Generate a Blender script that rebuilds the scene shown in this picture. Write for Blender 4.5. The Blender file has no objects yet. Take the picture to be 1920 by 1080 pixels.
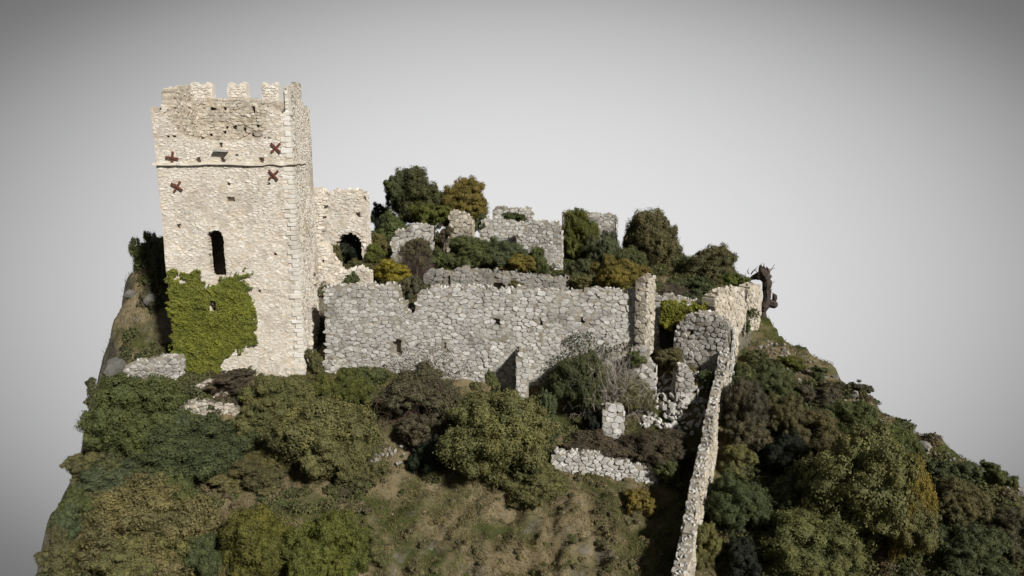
import bpy, math, random
import numpy as np
from mathutils import Vector, Matrix

# ------------------------------------------------------------------ camera, sky, sun, exposure
sc = bpy.context.scene
PITCH = math.radians(11.3); CAMZ = 17.0; F = 1304.0
cam_data = bpy.data.cameras.new('camera')
cam_data.sensor_width = 36; cam_data.lens = 36 * F / 1920
cam_data.clip_start = 0.5; cam_data.clip_end = 800
cam = bpy.data.objects.new('camera', cam_data)
sc.collection.objects.link(cam)
cam.location = (0, 0, CAMZ); cam.rotation_euler = (math.pi / 2 - PITCH, 0, 0)
sc.camera = cam

world = bpy.data.worlds.new('World'); sc.world = world; world.use_nodes = True
wn, wl = world.node_tree.nodes, world.node_tree.links
wn.clear()
def wnode(t, **k):
    n = wn.new(t)
    for a, b in k.items(): setattr(n, a, b)
    return n
# plain grey backdrop with a vignette put into its colour, brightest behind the ruin
tc = wnode('ShaderNodeTexCoord')
def wdot(v):
    n = wnode('ShaderNodeVectorMath', operation='DOT_PRODUCT'); wl.new(tc.outputs['Generated'], n.inputs[0]); n.inputs[1].default_value = v
    return n.outputs['Value']
def wmath(op, a, b=None, c=None):
    n = wnode('ShaderNodeMath', operation=op)
    for i, x in enumerate((a, b, c)):
        if x is None: continue
        if isinstance(x, (int, float)): n.inputs[i].default_value = x
        else: wl.new(x, n.inputs[i])
    return n.outputs[0]
cp, sp = math.cos(PITCH), math.sin(PITCH)
gx = wmath('DIVIDE', wdot((1, 0, 0)), 0.593)
gy = wmath('DIVIDE', wdot((0, sp, cp)), 0.383)
back = wmath('MULTIPLY', wmath('MAXIMUM', wmath('SUBTRACT', 0.3, wdot((0, cp, -sp))), 0.0), 8.0)
rad = wmath('ADD', back, wmath('ADD', wmath('MULTIPLY', gx, gx), wmath('MULTIPLY', gy, gy)))
ramp = wnode('ShaderNodeValToRGB')
wl.new(wmath('DIVIDE', rad, 4.0), ramp.inputs[0])
er = ramp.color_ramp; er.interpolation = 'B_SPLINE'
SKY = [(0.0, .615), (0.05, .60), (0.13, .52), (0.22, .40), (0.30, .27), (0.37, .145), (0.46, .108), (0.60, .108)]
while len(er.elements) < len(SKY): er.elements.new(0.5)
for e, (p, v) in zip(er.elements, SKY): e.position = p; e.color = (v, v, v * 1.005, 1)
bg = wnode('ShaderNodeBackground'); bg.inputs['Strength'].default_value = 1.0
out = wnode('ShaderNodeOutputWorld')
wl.new(ramp.outputs[0], bg.inputs['Color']); wl.new(bg.outputs[0], out.inputs['Surface'])

sun_data = bpy.data.lights.new('sun', 'SUN'); sun_data.energy = 4.4; sun_data.angle = math.radians(4.0)
sun_data.color = (1.0, 0.955, 0.89)
sun = bpy.data.objects.new('sun', sun_data); sc.collection.objects.link(sun)
SUN_DIR = Vector((0.50, -0.64, 0.60)).normalized()
sun.rotation_euler = SUN_DIR.to_track_quat('Z', 'Y').to_euler()
sc.view_settings.view_transform = 'Standard'; sc.view_settings.look = 'None'
sc.view_settings.exposure = 0.32; sc.view_settings.gamma = 1
sc.view_settings.use_curve_mapping = False
sc.cycles.max_bounces = 6; sc.cycles.diffuse_bounces = 3; sc.cycles.transparent_max_bounces = 4

C = sc.collection
rng = np.random.default_rng(7)
random.seed(7)

# ------------------------------------------------------------------ helpers
def ray(px, py):
    x = (px - 960) / F; y = (540 - py) / F
    return np.array([x, cp + y * sp, -sp + y * cp])
def at(px, py, Y):
    d = ray(px, py); return np.array([0, 0, CAMZ]) + d * (Y / d[1])
CAM = np.array([0, 0, CAMZ])

def _hash(ix, iy, iz, seed):
    h = (ix * 374761393 + iy * 668265263 + iz * 2147483647 + seed * 1274126177) & 0xffffffff
    h = ((h ^ (h >> 13)) * 1274126177) & 0xffffffff
    h = ((h ^ (h >> 16)) * 2246822519) & 0xffffffff
    return ((h ^ (h >> 15)) & 0xffff) / 65535.0
def vnoise(P, seed=0):
    P = np.asarray(P, float)
    I = np.floor(P).astype(np.int64); f = P - I; f = f * f * (3 - 2 * f)
    r = 0
    for a in (0, 1):
        for b in (0, 1):
            for c in (0, 1):
                w = (f[:, 0] if a else 1 - f[:, 0]) * (f[:, 1] if b else 1 - f[:, 1]) * (f[:, 2] if c else 1 - f[:, 2])
                r = r + w * _hash(I[:, 0] + a, I[:, 1] + b, I[:, 2] + c, seed)
    return r * 2 - 1
def fbm(P, seed=0, octv=3):
    r = 0; amp = 1; P = np.asarray(P, float)
    for o in range(octv):
        r = r + amp * vnoise(P * 2 ** o, seed + o); amp *= .5
    return r
def smooth(t): t = np.clip(t, 0, 1); return t * t * (3 - 2 * t)

def mk_mesh(name, V, Fs, mats, tint=None, smooth_shade=False):
    """V (n,3); Fs list of (m,k) int arrays"""
    me = bpy.data.meshes.new(name)
    Fs = [f for f in Fs if len(f)]
    loops = np.concatenate([f.ravel() for f in Fs]).astype(np.int32)
    tot = np.concatenate([np.full(len(f), f.shape[1], np.int32) for f in Fs])
    start = np.concatenate([[0], np.cumsum(tot)[:-1]]).astype(np.int32)
    me.vertices.add(len(V)); me.vertices.foreach_set('co', np.ascontiguousarray(V, dtype=np.float32).ravel())
    me.loops.add(len(loops)); me.loops.foreach_set('vertex_index', loops)
    me.polygons.add(len(tot)); me.polygons.foreach_set('loop_start', start); me.polygons.foreach_set('loop_total', tot)
    if smooth_shade: me.polygons.foreach_set('use_smooth', np.ones(len(tot), bool))
    else: me.polygons.foreach_set('use_smooth', np.zeros(len(tot), bool))
    me.update(calc_edges=True)
    if tint is not None:
        a = me.attributes.new('tint', 'FLOAT', 'POINT'); a.data.foreach_set('value', np.asarray(tint, np.float32))
    me.materials.append(mats)
    return me
def obj(name, me, parent=None, loc=None):
    o = bpy.data.objects.new(name, me); C.objects.link(o)
    if parent is not None: o.parent = parent
    if loc is not None: o.location = loc
    return o
def local(V, root): return V - np.array(root.location)[None, :]
def thing(name, label, cat, loc=(0, 0, 0), group=None):
    o = bpy.data.objects.new(name, None); C.objects.link(o); o.location = loc
    o.empty_display_size = .3
    o['label'] = label; o['category'] = cat
    if group: o['group'] = group
    return o

class Acc:
    def __init__(s): s.V = []; s.F = {}; s.T = []; s.n = 0
    def add(s, V, Fs, tint=0.5):
        for f in Fs:
            f = np.asarray(f)
            if len(f): s.F.setdefault(f.shape[1], []).append(f + s.n)
        s.V.append(V); s.T.append(np.broadcast_to(np.asarray(tint, float), (len(V),))); s.n += len(V)
    def mesh(s, name, mat, sm=False, off=None):
        V = np.concatenate(s.V)
        if off is not None: V = V - np.array(off)[None, :]
        return mk_mesh(name, V, [np.concatenate(v) for v in s.F.values()], mat, np.concatenate(s.T), sm)

# ------------------------------------------------------------------ materials
def mat_new(name):
    m = bpy.data.materials.new(name); m.use_nodes = True
    nt = m.node_tree; nt.nodes.clear()
    return m, nt
class N:
    def __init__(s, nt): s.nt = nt
    def n(s, t, ins=None, **k):
        x = s.nt.nodes.new(t)
        for a, b in k.items(): setattr(x, a, b)
        for i, v in (ins or {}).items():
            if hasattr(v, 'links') or isinstance(v, bpy.types.NodeSocket): s.nt.links.new(v, x.inputs[i])
            else: x.inputs[i].default_value = v
        return x
    def noise(s, vec, scale, detail=4, rough=.6):
        return s.n('ShaderNodeTexNoise', {'Vector': vec, 'Scale': scale, 'Detail': detail, 'Roughness': rough}).outputs['Fac']
    def ramp(s, fac, stops, interp='LINEAR'):
        r = s.n('ShaderNodeValToRGB', {'Fac': fac}); e = r.color_ramp; e.interpolation = interp
        while len(e.elements) < len(stops): e.elements.new(.5)
        for el, (p, c) in zip(e.elements, stops):
            el.position = p; el.color = (*c, 1) if not isinstance(c, (int, float)) else (c, c, c, 1)
        return r.outputs[0]
    def mix(s, f, a, b, mode='MIX'):
        x = s.nt.nodes.new('ShaderNodeMix'); x.data_type = 'RGBA'; x.blend_type = mode
        for i, v in ((0, f), (6, a), (7, b)):
            if isinstance(v, bpy.types.NodeSocket): s.nt.links.new(v, x.inputs[i])
            elif i == 0: x.inputs[i].default_value = v
            else: x.inputs[i].default_value = (*v, 1)
        return x.outputs[2]
    def math(s, op, a, b=0.0):
        return s.n('ShaderNodeMath', {0: a, 1: b}, operation=op).outputs[0]

def stone_mat(name, stops, stain=(.12, .11, .10), stain_amt=.5, warm=(.40, .27, .15), warm_amt=.25, bump=.5, con=1.0):
    m, nt = mat_new(name); g = N(nt)
    pos = g.n('ShaderNodeNewGeometry').outputs['Position']
    t = g.n('ShaderNodeAttribute', attribute_name='tint').outputs['Fac']
    base = g.ramp(t, stops)
    f1 = g.noise(pos, 9, 5, .7)
    base = g.mix(1, base, g.ramp(f1, [(.25, 1 - .38 * con), (.5, .99), (.8, 1 + .18 * con)]), 'MULTIPLY')
    f4 = g.noise(pos, 2.3, 3, .6)
    base = g.mix(1, base, g.ramp(f4, [(.3, 1 - .2 * con), (.55, 1.02), (.75, 1 + .1 * con)]), 'MULTIPLY')
    f2 = g.noise(pos, .55, 6, .65)
    base = g.mix(g.math('MULTIPLY', g.ramp(f2, [(.52, 0.), (.68, 1.)]), stain_amt), base, stain)
    f3 = g.noise(g.n('ShaderNodeMapping', {'Vector': pos, 'Scale': (1.0, 1.0, 1.7), 'Location': (31, 7, 3)}).outputs[0], .9, 5, .7)
    base = g.mix(g.math('MULTIPLY', g.ramp(f3, [(.54, 0.), (.72, 1.)]), warm_amt), base, warm)
    st = g.noise(g.n('ShaderNodeMapping', {'Vector': pos, 'Scale': (3.0, 3.0, .25)}).outputs[0], 1.0, 4, .7)
    base = g.mix(g.math('MULTIPLY', g.ramp(st, [(.55, 0.), (.75, 1.)]), stain_amt * .55), base, stain)
    b = g.n('ShaderNodeBump', {'Height': g.math('ADD', g.noise(pos, 22, 5, .75), g.noise(pos, 5, 3, .6)), 'Strength': bump, 'Distance': .06})
    p = g.n('ShaderNodeBsdfPrincipled', {'Base Color': base, 'Roughness': .95, 'Normal': b.outputs[0]})
    p.inputs['Specular IOR Level'].default_value = .15
    g.n('ShaderNodeOutputMaterial', {0: p.outputs[0]})
    return m
M_TOWER = stone_mat('tower_limestone', [(0, (.54, .49, .41)), (.35, (.635, .59, .51)), (.75, (.68, .645, .58)), (1, (.73, .72, .69))], (.34, .295, .235), .55, (.60, .43, .28), .36, .22, .5)
M_TCORE = stone_mat('tower_lime_mortar', [(0, (.54, .48, .39)), (1, (.60, .55, .47))], (.30, .26, .21), .35, (.52, .36, .22), .4, .5, .8)
M_GREY = stone_mat('weathered_grey_limestone', [(0, (.30, .285, .255)), (.3, (.425, .41, .375)), (.7, (.515, .505, .475)), (1, (.62, .615, .60))], (.11, .105, .095), .5, (.33, .26, .17), .28, .6)
M_GCORE = stone_mat('grey_earth_mortar', [(0, (.29, .26, .21)), (1, (.36, .33, .275))], (.07, .065, .055), .5, (.2, .15, .10), .4, .8)
M_OCHRE = stone_mat('ochre_rubble_stone', [(0, (.33, .285, .22)), (.4, (.47, .42, .335)), (1, (.60, .56, .49))], (.12, .11, .095), .45, (.42, .29, .16), .35, .6)
M_DARK = stone_mat('mossy_dark_stone', [(0, (.09, .09, .08)), (.5, (.17, .165, .15)), (1, (.28, .275, .26))], (.05, .055, .035), .6, (.14, .12, .06), .4, .7)

M_ROCK = stone_mat('field_rock', [(0, (.16, .15, .135)), (.5, (.26, .25, .225)), (1, (.36, .35, .325))], (.07, .065, .05), .6, (.2, .16, .10), .4, 1.0)

def leaf_mat(name, trans=.25):
    m, nt = mat_new(name); g = N(nt)
    info = g.n('ShaderNodeObjectInfo')
    t = g.n('ShaderNodeAttribute', attribute_name='tint').outputs['Fac']
    pos = g.n('ShaderNodeNewGeometry').outputs['Position']
    col = info.outputs['Color']
    c = g.mix(1, col, g.ramp(t, [(0, (.5, .54, .5)), (.45, (.98, .98, .95)), (.85, (1.38, 1.35, 1.1)), (1, (1.75, 1.65, 1.3))]), 'MULTIPLY')
    nz = g.noise(pos, .55, 4, .6)
    c = g.mix(1, c, g.ramp(nz, [(.3, (.84, .9, .9)), (.5, (1, 1, 1)), (.7, (1.16, 1.12, .95))]), 'MULTIPLY')
    p = g.n('ShaderNodeBsdfPrincipled', {'Base Color': c, 'Roughness': .7}); p.inputs['Specular IOR Level'].default_value = .2
    tr = g.n('ShaderNodeBsdfTranslucent', {'Color': c})
    mx = g.n('ShaderNodeMixShader', {0: trans, 1: p.outputs[0], 2: tr.outputs[0]})
    g.n('ShaderNodeOutputMaterial', {0: mx.outputs[0]})
    return m
M_LEAF = leaf_mat('foliage')
def bark_mat():
    m, nt = mat_new('bark'); g = N(nt)
    info = g.n('ShaderNodeObjectInfo')
    pos = g.n('ShaderNodeNewGeometry').outputs['Position']
    t = g.n('ShaderNodeAttribute', attribute_name='tint').outputs['Fac']
    c = g.mix(1, info.outputs['Color'], g.ramp(t, [(0, .55), (1, 1.5)]), 'MULTIPLY')
    c = g.mix(1, c, g.ramp(g.noise(pos, 6, 4), [(.3, .7), (.7, 1.3)]), 'MULTIPLY')
    b = g.n('ShaderNodeBump', {'Height': g.noise(pos, 20, 4), 'Strength': .5, 'Distance': .03})
    p = g.n('ShaderNodeBsdfPrincipled', {'Base Color': c, 'Roughness': .9, 'Normal': b.outputs[0]}); p.inputs['Specular IOR Level'].default_value = .1
    g.n('ShaderNodeOutputMaterial', {0: p.outputs[0]})
    return m
M_BARK = bark_mat()
def ground_mat():
    m, nt = mat_new('hillside_ground'); g = N(nt)
    geo = g.n('ShaderNodeNewGeometry'); pos = geo.outputs['Position']
    n1 = g.noise(pos, .22, 5, .6); n2 = g.noise(pos, 1.1, 6, .7); n3 = g.noise(pos, 7, 5, .75)
    dry = g.mix(g.ramp(n2, [(.35, 0.), (.65, 1.)]), (.13, .103, .058), (.225, .185, .11))
    green = g.mix(g.ramp(n2, [(.3, 0.), (.7, 1.)]), (.035, .045, .015), (.085, .09, .03))
    c = g.mix(g.ramp(n1, [(.46, 0.), (.58, 1.)]), dry, green)
    c = g.mix(g.ramp(n3, [(.6, 0.), (.75, .7)]), c, (.045, .035, .022))
    rk = g.noise(pos, .7, 6, .7)
    c = g.mix(g.ramp(rk, [(.68, 0.), (.72, .7)]), c, (.19, .18, .15))
    sep = g.n('ShaderNodeSeparateXYZ', {0: geo.outputs['True Normal']})
    steep = g.ramp(sep.outputs[2], [(.45, 1.), (.62, 0.)])
    rockc = g.mix(g.ramp(g.noise(pos, 1.7, 6, .7), [(.35, 0.), (.65, 1.)]), (.075, .065, .045), (.20, .185, .155))
    c = g.mix(g.math('MULTIPLY', steep, .8), c, rockc)
    c = g.mix(1, c, g.ramp(n3, [(.2, .6), (.5, 1.), (.8, 1.35)]), 'MULTIPLY')
    h = g.math('ADD', g.noise(pos, 3, 6, .75), g.math('MULTIPLY', g.noise(pos, 14, 4, .7), .5))
    b = g.n('ShaderNodeBump', {'Height': h, 'Strength': .8, 'Distance': .18})
    p = g.n('ShaderNodeBsdfPrincipled', {'Base Color': c, 'Roughness': .97, 'Normal': b.outputs[0]}); p.inputs['Specular IOR Level'].default_value = .08
    g.n('ShaderNodeOutputMaterial', {0: p.outputs[0]})
    return m
M_GROUND = ground_mat()
def rust_mat():
    m, nt = mat_new('rusty_iron'); g = N(nt)
    pos = g.n('ShaderNodeNewGeometry').outputs['Position']
    c = g.mix(g.ramp(g.noise(pos, 9, 4), [(.4, 0.), (.6, 1.)]), (.085, .022, .014), (.16, .05, .03))
    p = g.n('ShaderNodeBsdfPrincipled', {'Base Color': c, 'Roughness': .8})
    g.n('ShaderNodeOutputMaterial', {0: p.outputs[0]})
    return m
M_RUST = rust_mat()

# ------------------------------------------------------------------ terrain
def lerp_tab(x, tab): return np.interp(x, [t[0] for t in tab], [t[1] for t in tab])
YB = [(-60, 56), (-30, 54.5), (-26.4, 54.5), (-26.2, 56.5), (-16.4, 56.8), (-16.1, 57.2), (-14.5, 57.2), (-14.1, 53.6), (9.6, 50.7), (10.0, 53.4), (11.2, 55.2), (13.3, 55.2), (17.0, 53.2), (20.5, 57.2), (23, 62), (60, 75)]
LEFT = [(0, -17), (25, -21.8), (35, -25.3), (44, -28.4), (52, -31.3), (56, -33.0), (60, -33.9), (64, -34.6), (68, -34), (80, -30), (110, -20)]
RIGHT = [(0, 60), (20, 46), (33, 38), (41, 32.8), (45, 29.6), (52.8, 25), (58, 21.6), (64, 21.5), (72, 22.5), (80, 22), (110, 12)]
def height(x, y):
    x = np.asarray(x, float); y = np.asarray(y, float)
    P = np.stack([x, y, x * 0], -1).reshape(-1, 3)
    def nz(s, seed, o=3): return fbm(P * s, seed, o).reshape(x.shape)
    hf = -19 + .36 * y
    hf = np.where(y > 50, -1 + .30 * (y - 50), hf)
    hf = hf + 1.6 * np.exp(-((x - 12.8) ** 2 / 7 + (y - 50.5) ** 2 / 16))
    hf = hf + .8 * np.exp(-((x + 22) ** 2 / 60 + (y - 48.5) ** 2 / 5))
    hin = 4.9 + .06 * np.clip(y - 60, 0, 16) - .06 * np.clip(x - 8, 0, 20) - .25 * np.maximum(0, y - 77)
    hin = hin + 1.5 * np.exp(-((x + 8) ** 2 / 40 + (y - 74) ** 2 / 60)) + 1.0 * np.exp(-((x + 33) ** 2 / 20 + (y - 60) ** 2 / 12)) + 4.2 * np.exp(-((x + 31.5) ** 2 / 7 + (y - 63.5) ** 2 / 5)) + .9 * np.exp(-((x + 16) ** 2 / 20 + (y - 64) ** 2 / 20)) 
    yb = lerp_tab(x, YB)
    w = np.interp(x, [-30, -26.5, 20, 22, 30], [6, 1.0, 1.0, 5, 10])
    m = smooth((y - yb) / w)
    # right of the castle the hill keeps falling away from the ruin
    hin = hin - 2.2 * smooth((x - 19.5) / 3)
    h = hf * (1 - m) + hin * m
    h = h + .45 * nz(.16, 3) + .22 * nz(.55, 9, 3) + .10 * nz(1.6, 21, 2)
    # foreground hummocks
    ridg = 1 - np.abs(nz(.42, 33, 3))
    h = h + 1.0 * (ridg - .6) * smooth((45 - y) / 8) * smooth((16 - np.abs(x + 1)) / 10)
    wob = 1.3 * nz(.35, 41, 3)
    dl = np.maximum(0, lerp_tab(y, LEFT) + wob - x); dr = np.maximum(0, x - lerp_tab(y, RIGHT) - wob)
    db = np.maximum(0, y - 84)
    h = h - (2.6 * dl) - 1.3 * dr - .12 * dr ** 1.3 - .8 * db
    return h
def H(x, y): return float(height(np.array([x]), np.array([y]))[0])
def slope_Y(py):
    d = ray(960, py); s = -d[2] / d[1]; return 36 / (s + .36)

xs = np.concatenate([np.arange(-70, -38, 1.2), np.arange(-38, 40, .28), np.arange(40, 72, 1.2)])
ys = np.concatenate([np.arange(2, 28, 1.0), np.arange(28, 64, .28), np.arange(64, 118, .8)])
gxx, gyy = np.meshgrid(xs, ys, indexing='ij')
gz = height(gxx, gyy)
V = np.stack([gxx.ravel(), gyy.ravel(), gz.ravel()], 1)
nx_, ny_ = len(xs), len(ys)
idx = np.arange(nx_ * ny_).reshape(nx_, ny_)
Fq = np.stack([idx[:-1, :-1].ravel(), idx[1:, :-1].ravel(), idx[1:, 1:].ravel(), idx[:-1, 1:].ravel()], 1)
terrain = obj('terrain', mk_mesh('terrain', V, [Fq], M_GROUND, None, True)); terrain['kind'] = 'structure'
terrain['label'] = 'steep hill of dry brown and green grass under the ruined castle'

# ------------------------------------------------------------------ walls and masonry
def pip(px, py, poly):
    inside = np.zeros(px.shape, bool); n = len(poly); j = n - 1
    for i in range(n):
        xi, yi = poly[i]; xj, yj = poly[j]
        c = ((yi > py) != (yj > py)) & (px < (xj - xi) * (py - yi) / (yj - yi + 1e-12) + xi)
        inside ^= c; j = i
    return inside
class Plane:
    def __init__(s, A, B):
        s.A = np.array(A, float); s.B = np.array(B, float); d = s.B - s.A
        s.L = np.linalg.norm(d); s.e = d / s.L; n = np.array([s.e[1], -s.e[0]])
        s.n = n                                   # outward: right-hand side of A->B (towards the camera for left-to-right planes)
    def uv(s, px, py):
        d = ray(px, py); t = s.n.dot(s.A) / s.n.dot(d[:2]); P = CAM + t * d
        return ((P[:2] - s.A).dot(s.e), P[2])
    def poly(s, pts): return [s.uv(*p) for p in pts]
    def world(s, u, z, o):
        u, z, o = np.broadcast_arrays(np.asarray(u, float), z, o)
        xy = s.A[None, :] + u.reshape(-1, 1) * s.e[None, :] + o.reshape(-1, 1) * s.n[None, :]
        return np.column_stack([xy, z.reshape(-1)])

def wob(pl, V, amp, seed):          # one shared unevenness for a wall's core and stones
    return amp * fbm(V * .35, seed, 2)

def core(pl, poly, thick, cell=.2, holes=(), through=(), seed=1, rag=.12, backing=True, acc=None, tvec=None, wobble=.12, rough=.05, rec=.02):
    acc = acc or Acc()
    us = [p[0] for p in poly]; zs = [p[1] for p in poly]
    u0, u1, z0, z1 = min(us), max(us), min(zs), max(zs)
    nu = max(2, int(math.ceil((u1 - u0) / cell))); nz = max(2, int(math.ceil((z1 - z0) / cell)))
    cu = u0 + (np.arange(nu) + .5) * (u1 - u0) / nu; cz = z0 + (np.arange(nz) + .5) * (z1 - z0) / nz
    U, Z = np.meshgrid(cu, cz, indexing='ij')
    J = fbm(np.stack([U.ravel() * 1.7, Z.ravel() * 1.7, U.ravel() * 0 + seed], 1), seed, 3).reshape(U.shape) * rag
    inside = pip(U, Z + J, poly)
    mk = inside.copy()
    for h in list(holes) + list(through): mk &= ~pip(U, Z, h)
    tv = np.array(tvec) if tvec is not None else -pl.n * thick
    def grid(mask, du, n_u, n_z, o0, o1, sd):
        gu = u0 + np.arange(n_u + 1) * (u1 - u0) / n_u; gz_ = z0 + np.arange(n_z + 1) * (z1 - z0) / n_z
        GU, GZ = np.meshgrid(gu, gz_, indexing='ij')
        r = np.random.default_rng(sd)
        ju = r.uniform(-.28, .28, GU.shape) * du; jz = r.uniform(-.28, .28, GU.shape) * du
        ju[0] = ju[-1] = 0
        base = pl.world(GU + ju, GZ + jz, 0)
        w = wob(pl, base, wobble, seed) + rough * fbm(base * 2.2, seed + 5, 3)
        nn = np.array([pl.n[0], pl.n[1], 0])
        front = base + nn[None] * (w - rec + o0)[:, None]
        back = base + nn[None] * (w * .5)[:, None] + np.array([tv[0], tv[1], 0])[None] * o1
        n = (n_u + 1) * (n_z + 1); I = np.arange(n).reshape(n_u + 1, n_z + 1)
        a, b, c, d = I[:-1, :-1], I[1:, :-1], I[1:, 1:], I[:-1, 1:]
        q = [np.stack([a[mask], b[mask], c[mask], d[mask]], 1), np.stack([d[mask], c[mask], b[mask], a[mask]], 1) + n]
        pad = np.pad(mask, 1)
        l = mask & ~pad[:-2, 1:-1]; q.append(np.stack([a[l] + n, a[l], d[l], d[l] + n], 1))
        rr = mask & ~pad[2:, 1:-1]; q.append(np.stack([b[rr], b[rr] + n, c[rr] + n, c[rr]], 1))
        bt = mask & ~pad[1:-1, :-2]; q.append(np.stack([a[bt] + n, b[bt] + n, b[bt], a[bt]], 1))
        tp = mask & ~pad[1:-1, 2:]; q.append(np.stack([d[tp], c[tp], c[tp] + n, d[tp] + n], 1))
        VV = np.concatenate([front, back]); F4 = np.concatenate(q)
        used = np.unique(F4); rem = np.full(len(VV), -1); rem[used] = np.arange(len(used))
        acc.add(VV[used], [rem[F4]], .5)
    if mk.any(): grid(mk, cell, nu, nz, 0, 1, seed)
    if holes and backing:
        mm = np.zeros_like(mk)
        for h in holes: mm |= pip(U, Z, h)
        k = np.pad(mm, 2); g = np.zeros_like(mm)
        for a in range(5):
            for b in range(5): g |= k[a:a + mm.shape[0], b:b + mm.shape[1]]
        g &= inside
        if g.any():
            o0 = -min(.5, thick * .6); grid(g, cell, nu, nz, o0, .96, seed + 1)
    # positions on top for loose stones
    pad = np.pad(inside, 1); tp = inside & ~pad[1:-1, 2:]
    return acc, (U[tp], Z[tp] + (z1 - z0) / nz * .5)

def cell_poly(i, j, S, nu, nz):
    c = S[(i, j)]
    P = [(c[0] - 1.1, c[1] - .95), (c[0] + 1.1, c[1] - .95), (c[0] + 1.1, c[1] + .95), (c[0] - 1.1, c[1] + .95)]
    for di in (-2, -1, 0, 1, 2):
        for dj in (-2, -1, 0, 1, 2):
            if di == 0 and dj == 0: continue
            o = S.get((i + di, j + dj))
            if o is None: continue
            nx, ny = o[0] - c[0], o[1] - c[1]; m = nx * (o[0] + c[0]) / 2 + ny * (o[1] + c[1]) / 2
            Q = []; n = len(P)
            for k in range(n):
                a, b = P[k], P[(k + 1) % n]
                da = nx * a[0] + ny * a[1] - m; db = nx * b[0] + ny * b[1] - m
                if da <= 0: Q.append(a)
                if (da < 0) != (db < 0):
                    t = da / (da - db); Q.append((a[0] + t * (b[0] - a[0]), a[1] + t * (b[1] - a[1])))
            P = Q
            if len(P) < 3: return None
    return P

def masonry(pl, poly, sw, sh, relief=.06, jit=.32, gap=.022, holes=(), seed=1, wobble=.12, NP=8, drop=.0, rnd=.12, tone=0.0, zmin=None, merge=.24):
    r = random.Random(seed)
    us = [p[0] for p in poly]; zs = [p[1] for p in poly]
    u0, u1, z0, z1 = min(us), max(us), min(zs), max(zs)
    if zmin is not None: z0 = max(z0, zmin)
    nu = int((u1 - u0) / sw) + 3; nz = int((z1 - z0) / sh) + 3
    S = {}
    for j in range(-1, nz):
        off = .5 * (j % 2) + r.uniform(-.2, .2)
        for i in range(-1, nu):
            S[(i, j)] = (i + off + r.uniform(-jit, jit), j + r.uniform(-jit, jit) * .8)
    cand = [(k, v) for k, v in S.items()]
    cu = np.array([u0 + v[0] * sw for k, v in cand]); cz = np.array([z0 + v[1] * sh for k, v in cand])
    ok = pip(cu, cz, poly)
    dele = {k for k in list(S) if r.random() < merge}
    for k in dele: del S[k]
    for h in holes: ok &= ~pip(cu, cz, h)
    stones = []
    # edge clamp so corners stay clean
    for q, (k, v) in enumerate(cand):
        if not ok[q] or k in dele or r.random() < drop: continue
        P = cell_poly(k[0], k[1], S, nu, nz)
        if not P: continue
        P = np.array(P) * [sw, sh] + [u0, z0]
        P[:, 0] = np.clip(P[:, 0], u0 + .01, u1 - .01)
        cc = P.mean(0)
        if any(pip(P[:, 0] * .8 + cc[0] * .2, P[:, 1] * .8 + cc[1] * .2, h).sum() > 1 for h in holes): continue
        # resample outline to NP points, slightly rounded
        seg = np.roll(P, -1, 0) - P; L = np.hypot(seg[:, 0], seg[:, 1]); cum = np.concatenate([[0], np.cumsum(L)])
        if cum[-1] < .1: continue
        t = (np.arange(NP) + r.random()) / NP * cum[-1] % cum[-1]; t.sort()
        kx = np.clip(np.searchsorted(cum, t, 'right') - 1, 0, len(P) - 1)
        Q = P[kx] + seg[kx] * ((t - cum[kx]) / np.maximum(L[kx], 1e-6))[:, None]
        d = Q - cc; rad_ = np.hypot(d[:, 0] / sw, d[:, 1] / sh); mr = rad_.mean() + 1e-6
        d = d * (1 + rnd * (mr / np.maximum(rad_, 1e-6) - 1))[:, None]
        ln = np.hypot(d[:, 0], d[:, 1]); d = d * (np.maximum(ln - gap, ln * .4) / np.maximum(ln, 1e-6))[:, None]
        rl = relief * r.uniform(.05, 1.3); tx, tz = r.uniform(-.18, .18), r.uniform(-.18, .18)
        sc_in = r.uniform(.84, .94)
        dd = d * sc_in
        base = np.concatenate([cc + d, cc + d * .96, cc + dd, [cc + d.mean(0)]])
        o = np.concatenate([np.full(NP, -.07), rl * .55 + tx * d[:, 0] + tz * d[:, 1] + np.array([r.uniform(-.01, .01) for _ in range(NP)]),
                            rl + tx * dd[:, 0] + tz * dd[:, 1] + np.array([r.uniform(-.012, .012) for _ in range(NP)]), [rl * 1.08]])
        i0 = np.arange(NP); i1 = (i0 + 1) % NP
        Fq_ = np.concatenate([np.stack([i0, i1, i1 + NP, i0 + NP], 1), np.stack([i0 + NP, i1 + NP, i1 + 2 * NP, i0 + 2 * NP], 1)])
        Ft = np.stack([i0 + 2 * NP, i1 + 2 * NP, np.full(NP, 3 * NP)], 1)
        area = .5 * abs(np.dot(d[:, 0], np.roll(d[:, 1], -1)) - np.dot(d[:, 1], np.roll(d[:, 0], -1)))
        stones.append(dict(b=base, o=o, q=Fq_, t=Ft, c=cc, area=area, tint=min(1, max(0, r.betavariate(3, 2.6) + tone))))
    if not stones: return stones
    allb = np.concatenate([s['b'] for s in stones]); W = pl.world(allb[:, 0], allb[:, 1], 0)
    cs = np.array([s['c'] for s in stones]); CW = pl.world(cs[:, 0], cs[:, 1], 0); ww = wob(pl, CW, wobble, seed if False else 0)
    return stones

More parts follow.
